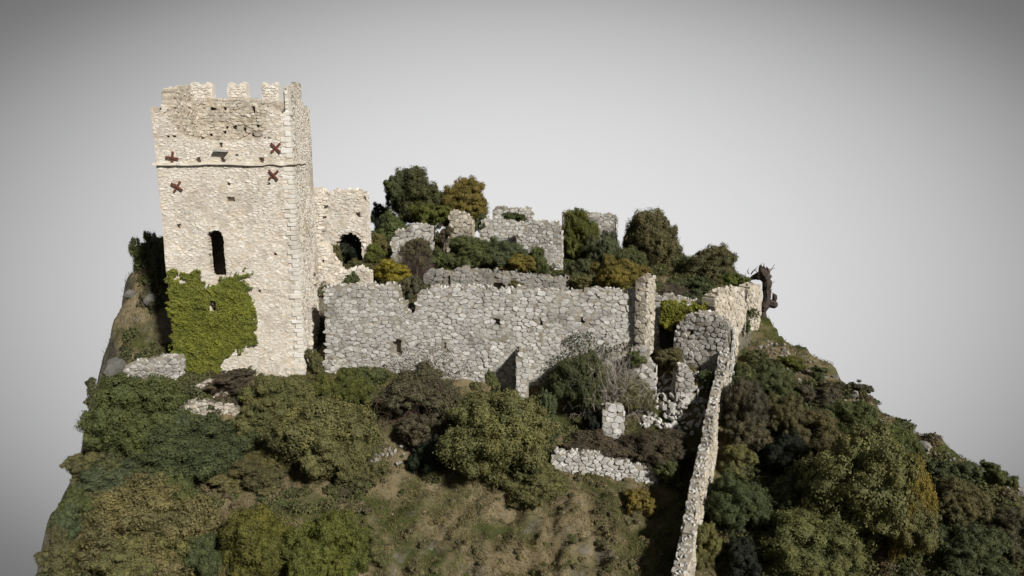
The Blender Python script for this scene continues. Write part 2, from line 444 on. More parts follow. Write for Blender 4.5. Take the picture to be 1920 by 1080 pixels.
def place_stones(pl, stones, parent, mat, n_single=0, wobble=.12, wseed=1, name='stone', near=None):
    if not stones: return
    cs = np.array([s['c'] for s in stones]); CW = pl.world(cs[:, 0], cs[:, 1], 0)
    ww = wob(pl, CW, wobble, wseed)
    # keep only stones above ground
    gz_ = height(CW[:, 0] + pl.n[0] * .3, CW[:, 1] + pl.n[1] * .3)
    order = [i for i in range(len(stones)) if CW[i, 2] > gz_[i] - .35]
    dist = np.linalg.norm(CW - CAM[None], axis=1)
    order.sort(key=lambda i: -stones[i]['area'] / dist[i] ** 2)
    acc = Acc(); off = np.array(parent.location) if parent is not None else np.zeros(3)
    for k, i in enumerate(order):
        s = stones[i]; V = pl.world(s['b'][:, 0], s['b'][:, 1], s['o'] + ww[i])
        if k < n_single:
            c = V.mean(0)
            me = mk_mesh(name, V - c[None], [s['q'], s['t']], mat, np.full(len(V), s['tint']))
            o = obj(name, me, parent, c - off)
        else: acc.add(V, [s['q'], s['t']], s['tint'])
    if acc.n:
        o = obj(name, acc.mesh('stones', mat, off=off), parent); o['kind'] = 'stuff'

# angular rock templates
def rock_template(seed, sub=1):
    import bmesh
    bm = bmesh.new(); r = random.Random(seed)
    for _ in range(13 if sub == 1 else 26):
        v = Vector((r.gauss(0, 1), r.gauss(0, 1), r.gauss(0, 1))).normalized() * r.uniform(.8, 1.05)
        bm.verts.new((v.x, v.y * .85, v.z * .7))
    bmesh.ops.convex_hull(bm, input=bm.verts)
    for v in [v for v in bm.verts if not v.link_faces]: bm.verts.remove(v)
    bmesh.ops.triangulate(bm, faces=bm.faces); bm.verts.index_update()
    V = np.array([v.co[:] for v in bm.verts]); Fx = np.array([[v.index for v in f.verts] for f in bm.faces]); bm.free()
    return V, Fx
ROCKS = [rock_template(s) for s in range(12)]
BIG = [rock_template(100 + s, 2) for s in range(6)]
def rotm(r):
    a, b, c = r.uniform(0, 6.28, 3); return np.array(Matrix.Rotation(a, 3, 'X') @ Matrix.Rotation(b, 3, 'Y') @ Matrix.Rotation(c, 3, 'Z'))
def add_rock(acc, p, s, r, tint=None):
    V, Fx = ROCKS[r.integers(len(ROCKS))]
    V = (V * s * r.uniform(.75, 1.25, 3)) @ rotm(r).T + p
    acc.add(V, [Fx], r.beta(2.2, 1.8) if tint is None else tint)

def cap(pl, tops, thick, parent, mat, size=.2, dens=1.0, seed=3, tvec=None, wobble=.12, wseed=1):
    """loose stones along a broken wall top"""
    r = np.random.default_rng(seed); acc = Acc(); U, Z = tops
    tv = np.array(tvec) if tvec is not None else -pl.n * thick
    off = np.array(parent.location)
    for u, z in zip(U, Z):
        for _ in range(r.poisson(dens * thick * 1.6)):
            p = pl.world(u + r.uniform(-.12, .12), z + r.uniform(-.1, .04), 0)[0]
            w = wob(pl, p[None], wobble, wseed)[0]
            t = r.uniform(0.05, .95); p = p + np.array([tv[0], tv[1], 0]) * t + np.array([pl.n[0], pl.n[1], 0]) * w * (1 - t)
            add_rock(acc, p, size * r.uniform(.5, 1.15), r)
    if acc.n:
        o = obj('loose_stones', acc.mesh('loose_stones', mat, off=off), parent); o['kind'] = 'stuff'

def ruin(label, A, B, pts, thick=1.0, sw=.5, sh=.34, mat=None, cmat=None, n_single=0, holes=(), through=(), seed=1, relief=.05, jit=.42,
         capsize=.2, capdens=1.0, tvec=None, wobble=.12, cell=.2, name='ruined_wall', cat='wall', rag=.14, gap=.012, tone=0., side=True, rough=.05, group=None, back=False):
    mat = mat or M_GREY; cmat = cmat or M_GCORE
    pl = Plane(A, B); poly = pl.poly(pts)
    hs = [pl.poly(h) for h in holes]; th = [pl.poly(h) for h in through]
    mid = (np.array(A) + np.array(B)) / 2
    root = thing(name, label, cat, (mid[0], mid[1], H(mid[0] + pl.n[0] * .5, mid[1] + pl.n[1] * .5)), group)
    acc, tops = core(pl, poly, thick, cell, hs, th, seed, rag, tvec=tvec, wobble=wobble, rough=rough)
    obj('wall_core', acc.mesh('wall_core', cmat, off=root.location), root)
    st = masonry(pl, poly, sw, sh, relief, jit, gap, hs + th, seed, wobble, tone=tone)
    place_stones(pl, st, root, mat, n_single, wobble, seed)
    cap(pl, tops, thick, root, mat, capsize, capdens, seed, tvec, wobble, seed)
    # end faces in view: right end of every wall left of the camera axis or turned
    if side:
        us = [p[0] for p in poly]; zs = [p[1] for p in poly]
        tv = np.array(tvec) if tvec is not None else -pl.n * thick
        for end in ((max(us),) if side is True else side):
            E = pl.A + pl.e * end
            zt = [z for u, z in poly if abs(u - end) < .35]
            if not zt: continue
            if end == max(us): p2 = Plane(E, E + tv)
            else: p2 = Plane(E + tv, E)
            pp = [(0, min(zs)), (p2.L, min(zs)), (p2.L, max(zt) - .1), (0, max(zt) - .1)]
            s2 = masonry(p2, pp, sw, sh, relief * .8, jit, gap, [], seed + 9, wobble)
            place_stones(p2, s2, root, mat, 0, 0.0, seed)
    return root, pl

# ---- the tower
TX0, TX1, TY0, TY1 = -26.22, -16.2, 52.0, 58.2
tower = thing('tower', 'tall square pale limestone tower with broken battlements, arched window and rusty iron crosses', 'tower', ((TX0 + TX1) / 2, (TY0 + TY1) / 2, -.5))
toff = tower.location
pf = Plane((TX0, TY0), (TX1, TY0))
front_pts = [(283, 199), (288, 205), (294, 209), (300, 205), (307, 197), (312, 206), (315, 230), (323, 236), (333, 250), (348, 258), (365, 262), (400, 264), (440, 265), (480, 262), (491, 256), (499, 243), (501, 204), (510, 203), (525, 213), (541, 213)]
fpoly = pf.poly(front_pts); fpoly = [(min(max(u, 0), pf.L), z) for u, z in fpoly]
fpoly[0] = (0, fpoly[0][1]); fpoly[-1] = (pf.L, fpoly[-1][1]); fpoly += [(pf.L, -3.0), (0, -3.0)]
def rect(x0, y0, x1, y1): return [(x0, y0), (x1, y0), (x1, y1), (x0, y1)]
f_through = [pf.poly([(389, 440), (392, 435), (400, 432), (408, 432), (414, 435), (418, 441), (424, 516), (397, 518)]), pf.poly(rect(394, 556, 411, 585))]
f_holes = [pf.poly(p) for p in [rect(425, 370, 441, 379), rect(425, 342, 433, 348), rect(501, 340, 508, 346), rect(441, 289, 446, 294),
           rect(484, 544, 489, 549), rect(369, 296, 376, 305), rect(412, 296, 421, 306), rect(487, 295, 495, 306), rect(411, 268, 418, 276), rect(367, 510, 373, 515),
           rect(494, 256, 499, 261), rect(503, 256, 508, 261), rect(514, 256, 520, 261), rect(311, 253, 317, 258), rect(324, 253, 330, 258), rect(331, 420, 338, 429), rect(512, 474, 520, 479)]]
acc, tops_f = core(pf, fpoly, .6, .12, f_holes, f_through, 11, .12, wobble=.10, rough=.018, rec=.010)
obj('wall', acc.mesh('wall', M_TCORE, off=toff), tower)
st = masonry(pf, [(u, z) for u, z in fpoly], .34, .16, .011, .4, .003, f_holes + f_through, 12, drop=.16, merge=.12)
place_stones(pf, st, tower, M_TOWER, 0, .10, 11)
cap(pf, tops_f, .6, tower, M_TOWER, .10, .8, 5, None, .10, 11)
# right flank
pr = Plane((TX1, TY0), (TX1 - .25, TY1))
rp = [(541, 214), (541, 166), (546, 161), (551, 168), (552, 200), (553.5, 158), (557, 155), (564, 157), (566, 190), (570, 200), (579, 205)]
rpoly = [(max(0, min(pr.uv(*p)[0], pr.L)), pr.uv(*p)[1]) for p in rp]; rpoly[0] = (0, rpoly[0][1]); rpoly[-1] = (pr.L, rpoly[-1][1]); rpoly[1] = (0, rpoly[1][1])
rpoly += [(pr.L, -3), (0, -3)]
r_holes = [[(2.6, 10.1), (2.95, 10.1), (2.95, 11.6), (2.6, 11.6)]]
acc, tops_r = core(pr, [(max(u, .22), z) for u, z in rpoly], .35, .16, r_holes, [], 13, .08, wobble=.10, rough=.02, backing=True, rec=.010)
obj('wall', acc.mesh('wall', M_OCHRE, off=toff), tower)
rcore = 0
st = masonry(pr, rpoly, .34, .17, .014, .4, .004, r_holes, 14, drop=.12)
place_stones(pr, st, tower, M_TOWER, 0, .10, 13)
cap(pr, tops_r, .5, tower, M_TOWER, .09, .7, 6, None, .10, 13)
# rough eroded patch low on the right flank
acc = Acc(); r_ = np.random.default_rng(77)
for _ in range(110):
    u, z = r_.uniform(1.6, 5.6), r_.uniform(-.2, 7.2)
    add_rock(acc, pr.world(u, z, r_.uniform(-.1, .06))[0], r_.uniform(.12, .34), r_)
o = obj('broken_facing', acc.mesh('broken_facing', M_OCHRE, off=toff), tower); o['kind'] = 'stuff'
# left and back walls, inner stone tanner and also darkened for shading contrast
pL = Plane((TX0 + 1.0, TY1), (TX0 + 1.0, TY0))       # inner face of the left wall, looks to +x
pLi = Plane((TX0 + 1.0, TY0), (TX0 + 1.0, TY1))
lp = [(.25, -2), (.25, 19.8), (1.75, 19.9), (1.85, 21.2), (2.2, 21.45), (2.9, 21.5), (3.0, 20.3), (3.55, 20.3), (3.65, 21.7), (4.3, 21.85), (4.75, 21.8), (4.85, 20.5), (6.1, 20.8), (6.1, -2)]
lpm = [(min(u, pLi.L), z) for u, z in lp]
acc, tL = core(pLi, lpm, 1.0, .16, [], [], 15, .15, wobble=.1, rough=.07)
obj('wall', acc.mesh('wall', M_OCHRE, off=toff), tower)
pR0 = Plane((TX0 + 1.0, TY1 - .9), (TX0 + 1.0, TY0))
st = masonry(pLi, [(u, z) for u, z in lpm], .42, .24, .04, .3, .014, [], 16, drop=.12, zmin=16.5, tone=.15)
place_stones(pLi, st, tower, M_OCHRE, 0, .10, 15)
cap(pLi, tL, 1.0, tower, M_TOWER, .09, .5, 8, None, .1, 15)
pb = Plane((TX0, TY1 - .9), (TX1 - .25, TY1 - .9))
bp = [pb.uv(x, y) for x, y in [(352, 190), (398, 184), (427, 185), (462, 184), (492, 187), (522, 190), (535, 199), (575, 204)]]
bpoly = [(0, bp[0][1])] + bp[1:-1] + [(pb.L, bp[-1][1]), (pb.L, -2), (0, -2)]
b_holes = [pb.poly(rect(*q)) for q in [(422, 235, 428, 242), (438, 233, 444, 242), (457, 240, 463, 247), (480, 233, 486, 239), (417, 246, 423, 253), (393, 250, 399, 255), (471, 249, 478, 255),
           (395, 201, 406, 206), (419, 200, 427, 208), (443, 202, 450, 209), (474, 198, 480, 212), (380, 200, 387, 203), (456, 252, 460, 255)]]
acc, tB = core(pb, bpoly, .9, .12, b_holes, [], 17, .05, wobble=.1, rough=.08)
obj('wall', acc.mesh('wall', M_OCHRE, off=toff), tower)
st = masonry(pb, bpoly, .42, .23, .04, .32, .014, b_holes, 18, drop=.12, zmin=16.5, tone=.15, merge=.1)
place_stones(pb, st, tower, M_OCHRE, 0, .10, 17)
def merlon(pl, pts, thick, seed, tvec=None, uv=False):
    poly = pts if uv else pl.poly(pts)
    acc, tp = core(pl, poly, thick, .11, [], [], seed, .03, wobble=.03, rough=.03, tvec=tvec)
    st = masonry(pl, poly, .34, .2, .025, .25, .012, [], seed, rnd=.18)
    for s in st:
        V = pl.world(s['b'][:, 0], s['b'][:, 1], s['o'] + 0.0); acc.add(V, [s['q'], s['t']], s['tint'])
    return obj('merlon', acc.mesh('merlon', M_TOWER, off=toff), tower)
merlon(pb, [(357, 192), (356, 157), (362, 154), (373, 158), (379, 159), (388, 155), (396, 155), (398, 190)], .75, 21)
merlon(pb, [(427, 190), (426, 156), (431, 153), (438, 157), (444, 161), (450, 157), (457, 154), (461, 156), (462, 190)], .75, 22)
merlon(pb, [(492, 191), (491, 156), (494, 153), (500, 158), (505, 163), (511, 157), (517, 154), (521, 157), (522, 193)], .75, 23)
merlon(pf, [(9.78, 17.6), (9.76, 20.9), (9.82, 21.3), (9.9, 21.15), (9.99, 21.4), (10.02, 17.6)], .7, 24, uv=True)
# string course, ledge slab, added shade slab
def box_noise(x0, x1, y0, y1, z0, z1, seed, amp=.02, n=40, tilt=0.):
    g = np.linspace(0, 1, n + 1); V = []; Fb = []
    for i, t in enumerate(g):
        x = x0 + (x1 - x0) * t
        dz = amp * (vnoise(np.array([[x * 1.3, seed, 0]]), seed)[0] * 2) + tilt * t; dy = amp * vnoise(np.array([[x * 3, seed, 5]]), seed)[0]
        V += [(x, y0 + dy, z0 + dz), (x, y1, z0 + dz), (x, y1, z1 + dz), (x, y0 + dy + .03, z1 + dz * .8)]
        if i:
            a = 4 * (i - 1); b = 4 * i
            for k in range(4): Fb.append((a + k, a + (k + 1) % 4, b + (k + 1) % 4, b + k))
    Fb += [(0, 3, 2, 1), (4 * n, 4 * n + 1, 4 * n + 2, 4 * n + 3)]
    return np.array(V), np.array(Fb)
zs_ = pf.uv(400, 307)[1]
V, Fb = box_noise(TX0 - .18, TX1 + .16, TY0 - .2, TY0 + .2, zs_ - .09, zs_ + .09, 3, .035, 60)
obj('string_course', mk_mesh('string_course', V - np.array(toff), [Fb], M_TOWER, np.full(len(V), .25)), tower)
V, Fb = box_noise(0, 3.6, -.15, .2, 0, .15, 5, .02, 12)
V2 = pr.world(V[:, 0], V[:, 2] + zs_ - .06, -V[:, 1] + 0.0)
obj('string_course', mk_mesh('string_course', V2 - np.array(toff), [Fb], M_TOWER, np.full(len(V), .1)), tower)
z_ = pf.uv(415, 282)[1]; ua, ub = pf.uv(403, 281)[0], pf.uv(428, 281)[0]
V, Fb = box_noise(TX0 + ua, TX0 + ub, TY0 - .42, TY0 + .1, z_ - .09, z_ + .07, 9, .01, 8)
obj('ledge', mk_mesh('ledge', V - np.array(toff), [Fb], M_GREY, np.full(len(V), .3)), tower)
V, Fb = box_noise(TX0 + 1.1, TX1 - 1.2, TY0 + 1.1, TY1 - 1.0, 16.3, 16.9, 9, .02, 8)  # unseen slab added to keep daylight out of the tower
obj('shade_slab', mk_mesh('shade_slab', V - np.array(toff), [Fb], M_OCHRE, np.full(len(V), .3)), tower)
def bar(c, ang, L=.95, w=.15, d=.06, off=.08):
    ux, uz = math.cos(ang), math.sin(ang); vx, vz = -uz, ux
    V = []
    for sy in (0, 1):
        for a, b in ((-1, -1), (1, -1), (1, 1), (-1, 1)):
            V.append((c[0] + a * ux * L / 2 + b * vx * w / 2, -sy * d, c[2] + a * uz * L / 2 + b * vz * w / 2))
    V = np.array(V); V[:, 1] += TY0 - off
    return V, np.array([(0, 1, 2, 3), (7, 6, 5, 4), (0, 4, 5, 1), (1, 5, 6, 2), (2, 6, 7, 3), (3, 7, 4, 0)])
for px, py, a1 in ((324, 296, 80), (333, 350, 55), (518, 277, 42), (514, 328, 40)):
    u, z = pf.uv(px, py); c = (TX0 + u, 0, z)
    aw = max(wob(pf, pf.world(u + du_, z + dz_, 0), .10, 11)[0] for du_ in (-.4, 0, .4) for dz_ in (-.4, 0, .4))
    e = bpy.data.objects.new('wall_anchor', None); C.objects.link(e); e.parent = tower; e.location = Vector((c[0], TY0 - .12, c[2])) - toff
    for k, da in enumerate((0, 92)):
        V, Fb = bar(c, math.radians(a1 + da), off=aw + .055 + .05 * k)
        obj('bar', mk_mesh('bar', V - np.array(toff) - np.array(e.location), [Fb], M_RUST), e)
# quoins up the right front corner
r = random.Random(5); z = -.6; k = 0
while z < 19.6:
    h = r.uniform(.28, .42); w = (.75 if k % 2 else .42) * r.uniform(.85, 1.15); d = (.4 if k % 2 else .7) * r.uniform(.85, 1.1)
    if abs(z + h / 2 - zs_) > .35:
        x1, y0 = TX1 + .05 + r.uniform(-.02, .02), TY0 - .07 + r.uniform(-.03, .02)
        b = .025
        V = []
        for zz, ins in ((z + .01, b), (z + .01 + b, 0), (z + h - .02 - b, 0), (z + h - .02, b)):
            V += [(x1 - w + ins, y0 + ins, zz), (x1 - ins, y0 + ins, zz), (x1 - ins, y0 + d - ins, zz), (x1 - w + ins, y0 + d - ins, zz)]
        V = np.array(V) + np.random.default_rng(k).uniform(-.015, .015, (16, 3))
        Fb = [(3, 2, 1, 0), (12, 13, 14, 15)]
        for l in range(3):
            for q in range(4): Fb.append((4 * l + q, 4 * l + (q + 1) % 4, 4 * l + 4 + (q + 1) % 4, 4 * l + 4 + q))
        c = V.mean(0)
        obj('quoin', mk_mesh('quoin', V - c, [np.array(Fb)], M_TOWER, np.full(16, r.uniform(.55, 1.0))), tower, c - np.array(toff))
    z += h; k += 1

# ---- curtain wall and the other walls
def X(px, Y, py=600): return at(px, py, Y)[0]
ruin('long pale grey rubble curtain wall with a notch in its top, right of the tower', (X(611, 53, 620), 53), (X(1208, 50, 600), 50),
     [(611, 541), (640, 538), (700, 536), (738, 537), (746, 556), (749, 567), (757, 573), (758, 588), (778, 588), (780, 563), (783, 553), (800, 543), (850, 539), (930, 542), (1000, 545), (1060, 547), (1130, 545), (1180, 549), (1208, 551), (1206, 800), (611, 760)],
     1.2, .46, .27, n_single=300, seed=31, holes=[rect(738, 637, 752, 662), rect(926, 596, 938, 609), rect(1011, 598, 1018, 612), rect(1089, 596, 1097, 607), rect(831, 642, 836, 656), rect(849, 650, 856, 660), rect(704, 652, 708, 657)],
     name='curtain_wall', relief=.035, cell=.17, capsize=.2, tone=.03, gap=.010)
ruin('tall narrow pilaster of pale stone standing up at the right end of the curtain wall', (X(1191, 49.6, 590), 49.6), (X(1208, 49.3, 590), 49.3),
     [(1191, 560), (1192, 540), (1193, 524), (1200, 520), (1208, 523), (1208, 668), (1190, 668)], 1.7, .42, .3, M_OCHRE, M_GCORE, 30, seed=32, tvec=(1.0, 1.7), name='pilaster', wobble=.05, cell=.14, capdens=.6, capsize=.14)
ruin('broken stone plinth under the right pilaster with ivy over its face', (X(1120, 49.3, 700), 49.6), (X(1228, 48.8, 700), 48.8),
     [(1120, 690), (1150, 668), (1180, 660), (1200, 655), (1214, 660), (1218, 675), (1227, 690), (1228, 790), (1120, 800)], 1.5, .5, .36, n_single=70, seed=33, name='plinth')
ruin('narrow stone buttress projecting from the middle of the curtain wall', (X(968, 49.2, 700), 49.2), (X(990, 49.2, 700), 49.2),
     [(968, 668), (975, 662), (985, 664), (990, 672), (991, 780), (967, 780)], 1.8, .4, .3, M_GREY, M_GCORE, 40, seed=34, name='buttress', cat='buttress', wobble=.04, cell=.15, side=False, capdens=.5)
ruin('low broken stone stub at the left foot of the curtain wall', (X(606, 52.2, 690), 52.2), (X(628, 52, 690), 52.0),
     [(606, 680), (613, 672), (622, 676), (628, 690), (628, 740), (606, 740)], .9, .42, .3, n_single=20, seed=35, name='wall_stub')
ruin('inner wall with a dark arched hole, just behind the curtain wall top', (X(845, 58, 530), 58), (X(1066, 57, 530), 57),
     [(845, 512), (858, 504), (875, 502), (880, 508), (940, 512), (1000, 517), (1040, 522), (1060, 518), (1066, 526), (1066, 575), (845, 575)], 1.0, .46, .3, M_ROCK, n_single=120, seed=36, tone=.35,
     holes=[[(919, 560), (921, 535), (930, 528), (940, 529), (947, 536), (950, 560)]], name='inner_wall')
ruin('rough dark boulder-like wall end left of the arched inner wall', (X(794, 59, 530), 59), (X(846, 58.4, 530), 58.4),
     [(794, 525), (800, 512), (815, 508), (832, 511), (846, 513), (846, 570), (794, 570)], 1.6, .6, .42, M_ROCK, n_single=30, seed=37, tone=.2, name='wall_end', rough=.2, relief=.14)
ruin('tall sunlit pale ruined wall with a small square window and a dark cave-like arch, right behind the tower', (X(611, 62, 420), 62), (X(686, 61.5, 420), 61.5),
     [(611, 376), (614, 364), (625, 359), (650, 356), (670, 357), (680, 363), (684, 378), (688, 440), (690, 520), (611, 520)], 1.1, .36, .2, M_TOWER, M_TCORE, 60, seed=38,
     holes=[rect(667, 399, 675, 408)], through=[[(629, 510), (630, 462), (634, 447), (646, 438), (660, 437), (672, 444), (679, 458), (680, 510)]], name='gable_wall', relief=.02, gap=.006)
ruin('stepped pale wall ruin joining the tower to the ground behind the curtain wall', (X(583, 58, 480), 58.4), (X(694, 57.6, 480), 57.6),
     [(583, 352), (595, 352), (606, 362), (611, 372), (607, 392), (603, 420), (601, 455), (612, 462), (618, 478), (626, 492), (638, 508), (643, 512), (652, 506), (672, 501), (684, 504), (692, 518), (693, 560), (680, 760), (583, 760)],
     1.0, .36, .22, M_TOWER, M_TCORE, 60, seed=39, holes=[rect(604, 486, 608, 494), rect(600, 556, 603, 562)], name='stepped_wall', relief=.05)
ruin('pointed pale rock-like wall fragment among shrubs below the golden tree', (X(836, 69, 420), 69), (X(886, 68.6, 420), 68.6),
     [(838, 455), (842, 420), (843, 402), (850, 396), (866, 401), (880, 410), (885, 430), (884, 540), (838, 540)], 1.4, .5, .36, M_OCHRE, M_GCORE, 30, seed=40, name='wall_fragment', rough=.15)
ruin('low grey lumpy ruin left of the pointed fragment', (X(734, 66, 450), 66), (X(806, 65.5, 450), 65.5),
     [(734, 450), (742, 436), (760, 432), (772, 424), (790, 422), (803, 430), (806, 445), (806, 550), (734, 550)], 1.6, .55, .38, M_GREY, M_GCORE, 40, seed=41, name='wall_fragment', rough=.18)
ruin('flat-topped grey ruined wall in the middle of the castle', (X(900, 71, 440), 71), (X(985, 70.4, 440), 70.4),
     [(900, 430), (903, 413), (930, 410), (960, 416), (985, 420), (985, 530), (900, 530)], 1.2, .5, .32, n_single=60, seed=42, name='ruined_wall')
ruin('taller grey ruined wall nearer than the flat-topped one, with a rounded top', (X(968, 68, 460), 68), (X(1051, 67, 460), 67),
     [(968, 450), (974, 428), (990, 420), (1010, 415), (1030, 420), (1045, 418), (1051, 430), (1051, 580), (968, 580)], 1.2, .46, .3, n_single=90, seed=43, name='ruined_wall')
ruin('farthest grey ruined wall on the skyline beside the golden tree', (X(924, 80, 400), 80), (X(1002, 80, 400), 80),
     [(924, 395), (930, 388), (945, 388), (958, 392), (975, 389), (992, 391), (1001, 402), (1002, 520), (924, 520)], 1.2, .5, .34, n_single=20, seed=44, name='ruined_wall', side=False)
ruin('small grey wall top peeping above the round green bush on the skyline', (X(1055, 79, 400), 79), (X(1092, 79, 400), 79),
     [(1055, 402), (1060, 397), (1080, 397), (1090, 404), (1092, 520), (1055, 520)], 1.0, .5, .34, n_single=8, seed=45, name='ruined_wall', side=False)
ruin('grey ruined wall with a squared right end on the skyline behind the round bush', (X(1090, 78, 420), 78), (X(1153, 77, 420), 77),
     [(1090, 408), (1098, 401), (1115, 400), (1130, 404), (1140, 402), (1152, 406), (1153, 530), (1090, 530)], 1.3, .46, .32, n_single=40, seed=46, name='ruined_wall')
ruin('sloping wall with a dark doorway under the yellow-green ivy', (X(1220, 54.5, 600), 54.5), (X(1345, 53.0, 600), 53.0),
     [(1220, 553), (1240, 557), (1270, 562), (1300, 566), (1345, 578), (1345, 720), (1220, 720)], 1.1, .42, .28, n_single=50, seed=47,
     through=[[(1236, 720), (1237, 615), (1242, 600), (1255, 594), (1266, 600), (1270, 640), (1270, 720)]], name='doorway_wall')
ruin('rough grey rubble wall facing the viewer at the head of the stony alley', (X(1263, 51.5, 640), 51.5), (X(1366, 49.6, 640), 49.6),
     [(1263, 650), (1265, 625), (1274, 606), (1290, 592), (1320, 589), (1345, 593), (1362, 600), (1367, 612), (1366, 760), (1300, 760), (1275, 690)], 1.2, .36, .34, M_GREY, M_GCORE, 180, seed=48, tone=-.22, name='rubble_wall', relief=.1, jit=.4, rough=.1, holes=[rect(1292, 622, 1298, 628)])
ruin('tall jagged sunlit wall slab at the far end of the long narrow wall', (X(1341, 52.2, 600), 52.2), (X(1400, 56, 600), 56.0),
     [(1341, 560), (1350, 552), (1365, 546), (1380, 541), (1397, 542), (1400, 556), (1399, 600), (1388, 625), (1380, 700), (1341, 760)], 1.1, .42, .34, M_OCHRE, M_OCHRE, 80, seed=49, name='wall_slab', relief=.06, rough=.08)
ruin('last narrow wall slab on the skyline in front of the dead trunk', (X(1402, 57.4, 600), 57.4), (X(1427, 59.5, 600), 59.5),
     [(1402, 540), (1412, 535), (1424, 534), (1427, 545), (1424, 600), (1418, 645), (1410, 700), (1402, 700)], 1.0, .42, .3, M_OCHRE, M_OCHRE, 30, seed=50, name='wall_slab', relief=.06, rough=.1)
# low garden walls
ruin('low rubble wall crossing the grass below the alley', (X(1033, 42.4, 880), 42.4), (X(1232, 41.6, 880), 41.6),
     [(1033, 862), (1045, 854), (1080, 853), (1120, 858), (1160, 866), (1195, 876), (1225, 882), (1232, 892), (1232, 940), (1033, 940)], .9, .36, .25, M_GREY, M_GCORE, 150, seed=51, name='low_wall', relief=.1, cell=.15, jit=.4, capdens=2.2, capsize=.17, tone=.1)
ruin('squat pale block of wall standing alone beside the dark bush', (X(1128, 45.4, 790), 45.4), (X(1168, 45.2, 790), 45.2),
     [(1129, 800), (1130, 768), (1138, 763), (1160, 764), (1168, 768), (1168, 850), (1129, 850)], .9, .55, .42, M_GREY, M_GCORE, 12, seed=52, name='wall_block', relief=.04, gap=.012, tone=.15)
ruin('short leaning wall stump standing in the stony alley', (X(1268, 47.6, 720), 47.6), (X(1300, 47.5, 720), 47.5),
     [(1268, 700), (1275, 691), (1288, 692), (1298, 700), (1301, 730), (1306, 800), (1264, 800)], 1.5, .4, .28, M_GREY, M_GCORE, 40, seed=53, tone=-.2, name='wall_stump', relief=.08)
ruin('low stone retaining wall left of the tower foot', (X(232, 50.8, 690), 50.8), (X(332, 50.4, 690), 50.4),
     [(232, 692), (245, 682), (275, 675), (310, 671), (332, 674), (332, 730), (232, 730)], 1.0, .42, .28, M_GREY, M_GCORE, 60, seed=54, name='retaining_wall', relief=.1)
ruin('upper patch of collapsed rubble walling below the tower', (X(362, 48.9, 740), 48.9), (X(432, 48.6, 740), 48.6),
     [(362, 735), (372, 722), (395, 718), (420, 724), (432, 740), (430, 790), (362, 790)], 1.0, .34, .24, M_OCHRE, M_GCORE, 50, seed=55, name='rubble_walling', relief=.12, tone=.1, jit=.4)
ruin('lower patch of collapsed rubble walling below the tower', (X(334, 47.2, 775), 47.2), (X(442, 46.9, 775), 46.9),
     [(334, 768), (345, 760), (380, 756), (415, 758), (442, 768), (442, 830), (334, 830)], 1.0, .38, .25, M_OCHRE, M_GCORE, 70, seed=56, name='rubble_walling', relief=.12, tone=.12, jit=.4)

# ---- long wall running down the slope
la, lb = np.array([8.55, 31.4]), np.array([17.9, 54.2])
pw = Plane(la, lb)                       # outward normal points right of the direction of travel
u_ = np.linspace(0, pw.L, 24)
P_ = pw.A[None] + u_[:, None] * pw.e[None]
gz1 = -19 + .36 * P_[:, 1]
top_ = gz1 + 3.1 + .18 * np.sin(u_ * 1.1) + .15 * np.sin(u_ * 2.7 + 1) - .5 * smooth((5 - u_) / 5)
top_ = np.where(P_[:, 1] > 50, gz1 + 3.1 - .12 * (P_[:, 1] - 50), top_)
lw_poly = [(u, z) for u, z in zip(u_, top_)] + [(pw.L, -4.0), (0, -11.0)]
rootw = thing('long_wall', 'long narrow sunlit stone wall running down the slope between the alley and the dark wood', 'wall', (*((la + lb) / 2), -4.))
acc, tops = core(pw, lw_poly, .6, .17, [], [], 60, .15, wobble=.25, rough=.08)
obj('wall_core', acc.mesh('wall_core', M_GCORE, off=rootw.location), rootw)
st = masonry(pw, lw_poly, .44, .28, .06, .35, .02, [], 60, tone=.05)
place_stones(pw, st, rootw, M_OCHRE, 200, .25, 60)
cap(pw, tops, .6, rootw, M_GREY, .16, 3.4, 61, None, .25, 60)
pwl = Plane(lb - pw.n * .6, la - pw.n * .6)
st = masonry(pwl, [(pw.L - u, z) for u, z in lw_poly], .5, .32, .07, .35, .02, [], 62)
place_stones(pwl, st, rootw, M_GREY, 0, .0, 62)

# ---- rubble in the alley
def rubble(name, label, pts_px, count, smin, smax, seed, mat=M_GREY, lift=.05, ridge=None):
    r = np.random.default_rng(seed); xs_ = []; 
    poly = []
    for px, py in pts_px:
        Y = slope_Y(py); p = at(px, py, Y); poly.append((p[0], p[1]))
    bx = [p[0] for p in poly]; by = [p[1] for p in poly]; cx, cy = np.mean(bx), np.mean(by)
    root = thing(name, label, 'rubble', (cx, cy, H(cx, cy)))
    n = 0; t = 0; shared = []
    while n < count and t < count * 30:
        t += 1; x, y = r.uniform(min(bx), max(bx)), r.uniform(min(by), max(by))
        if not pip(np.array([x]), np.array([y]), poly)[0]: continue
        s = r.uniform(smin, smax) ** 1.0
        V, Fx = ROCKS[r.integers(12)]
        z = H(x, y) + lift + s * .25
        me = mk_mesh('stone', V * s, [Fx], mat, np.full(len(V), r.beta(2, 1.8))) if len(shared) < 24 else shared[r.integers(24)]
        if len(shared) < 24: shared.append(me)
        o = obj('stone', me, root, (x - cx, y - cy, z - root.location[2])); o.rotation_euler = tuple(r.uniform(0, 6.28, 3)); sc_ = r.uniform(.7, 1.2); o.scale = (sc_, sc_ * r.uniform(.8, 1.2), sc_ * .85)
        n += 1
    return root
rubble('rubble_heap', 'spill of pale broken stones filling the alley below the wall stump', [(1195, 750), (1240, 735), (1330, 735), (1325, 790), (1300, 825), (1245, 815), (1200, 800)], 190, .14, .38, 5)
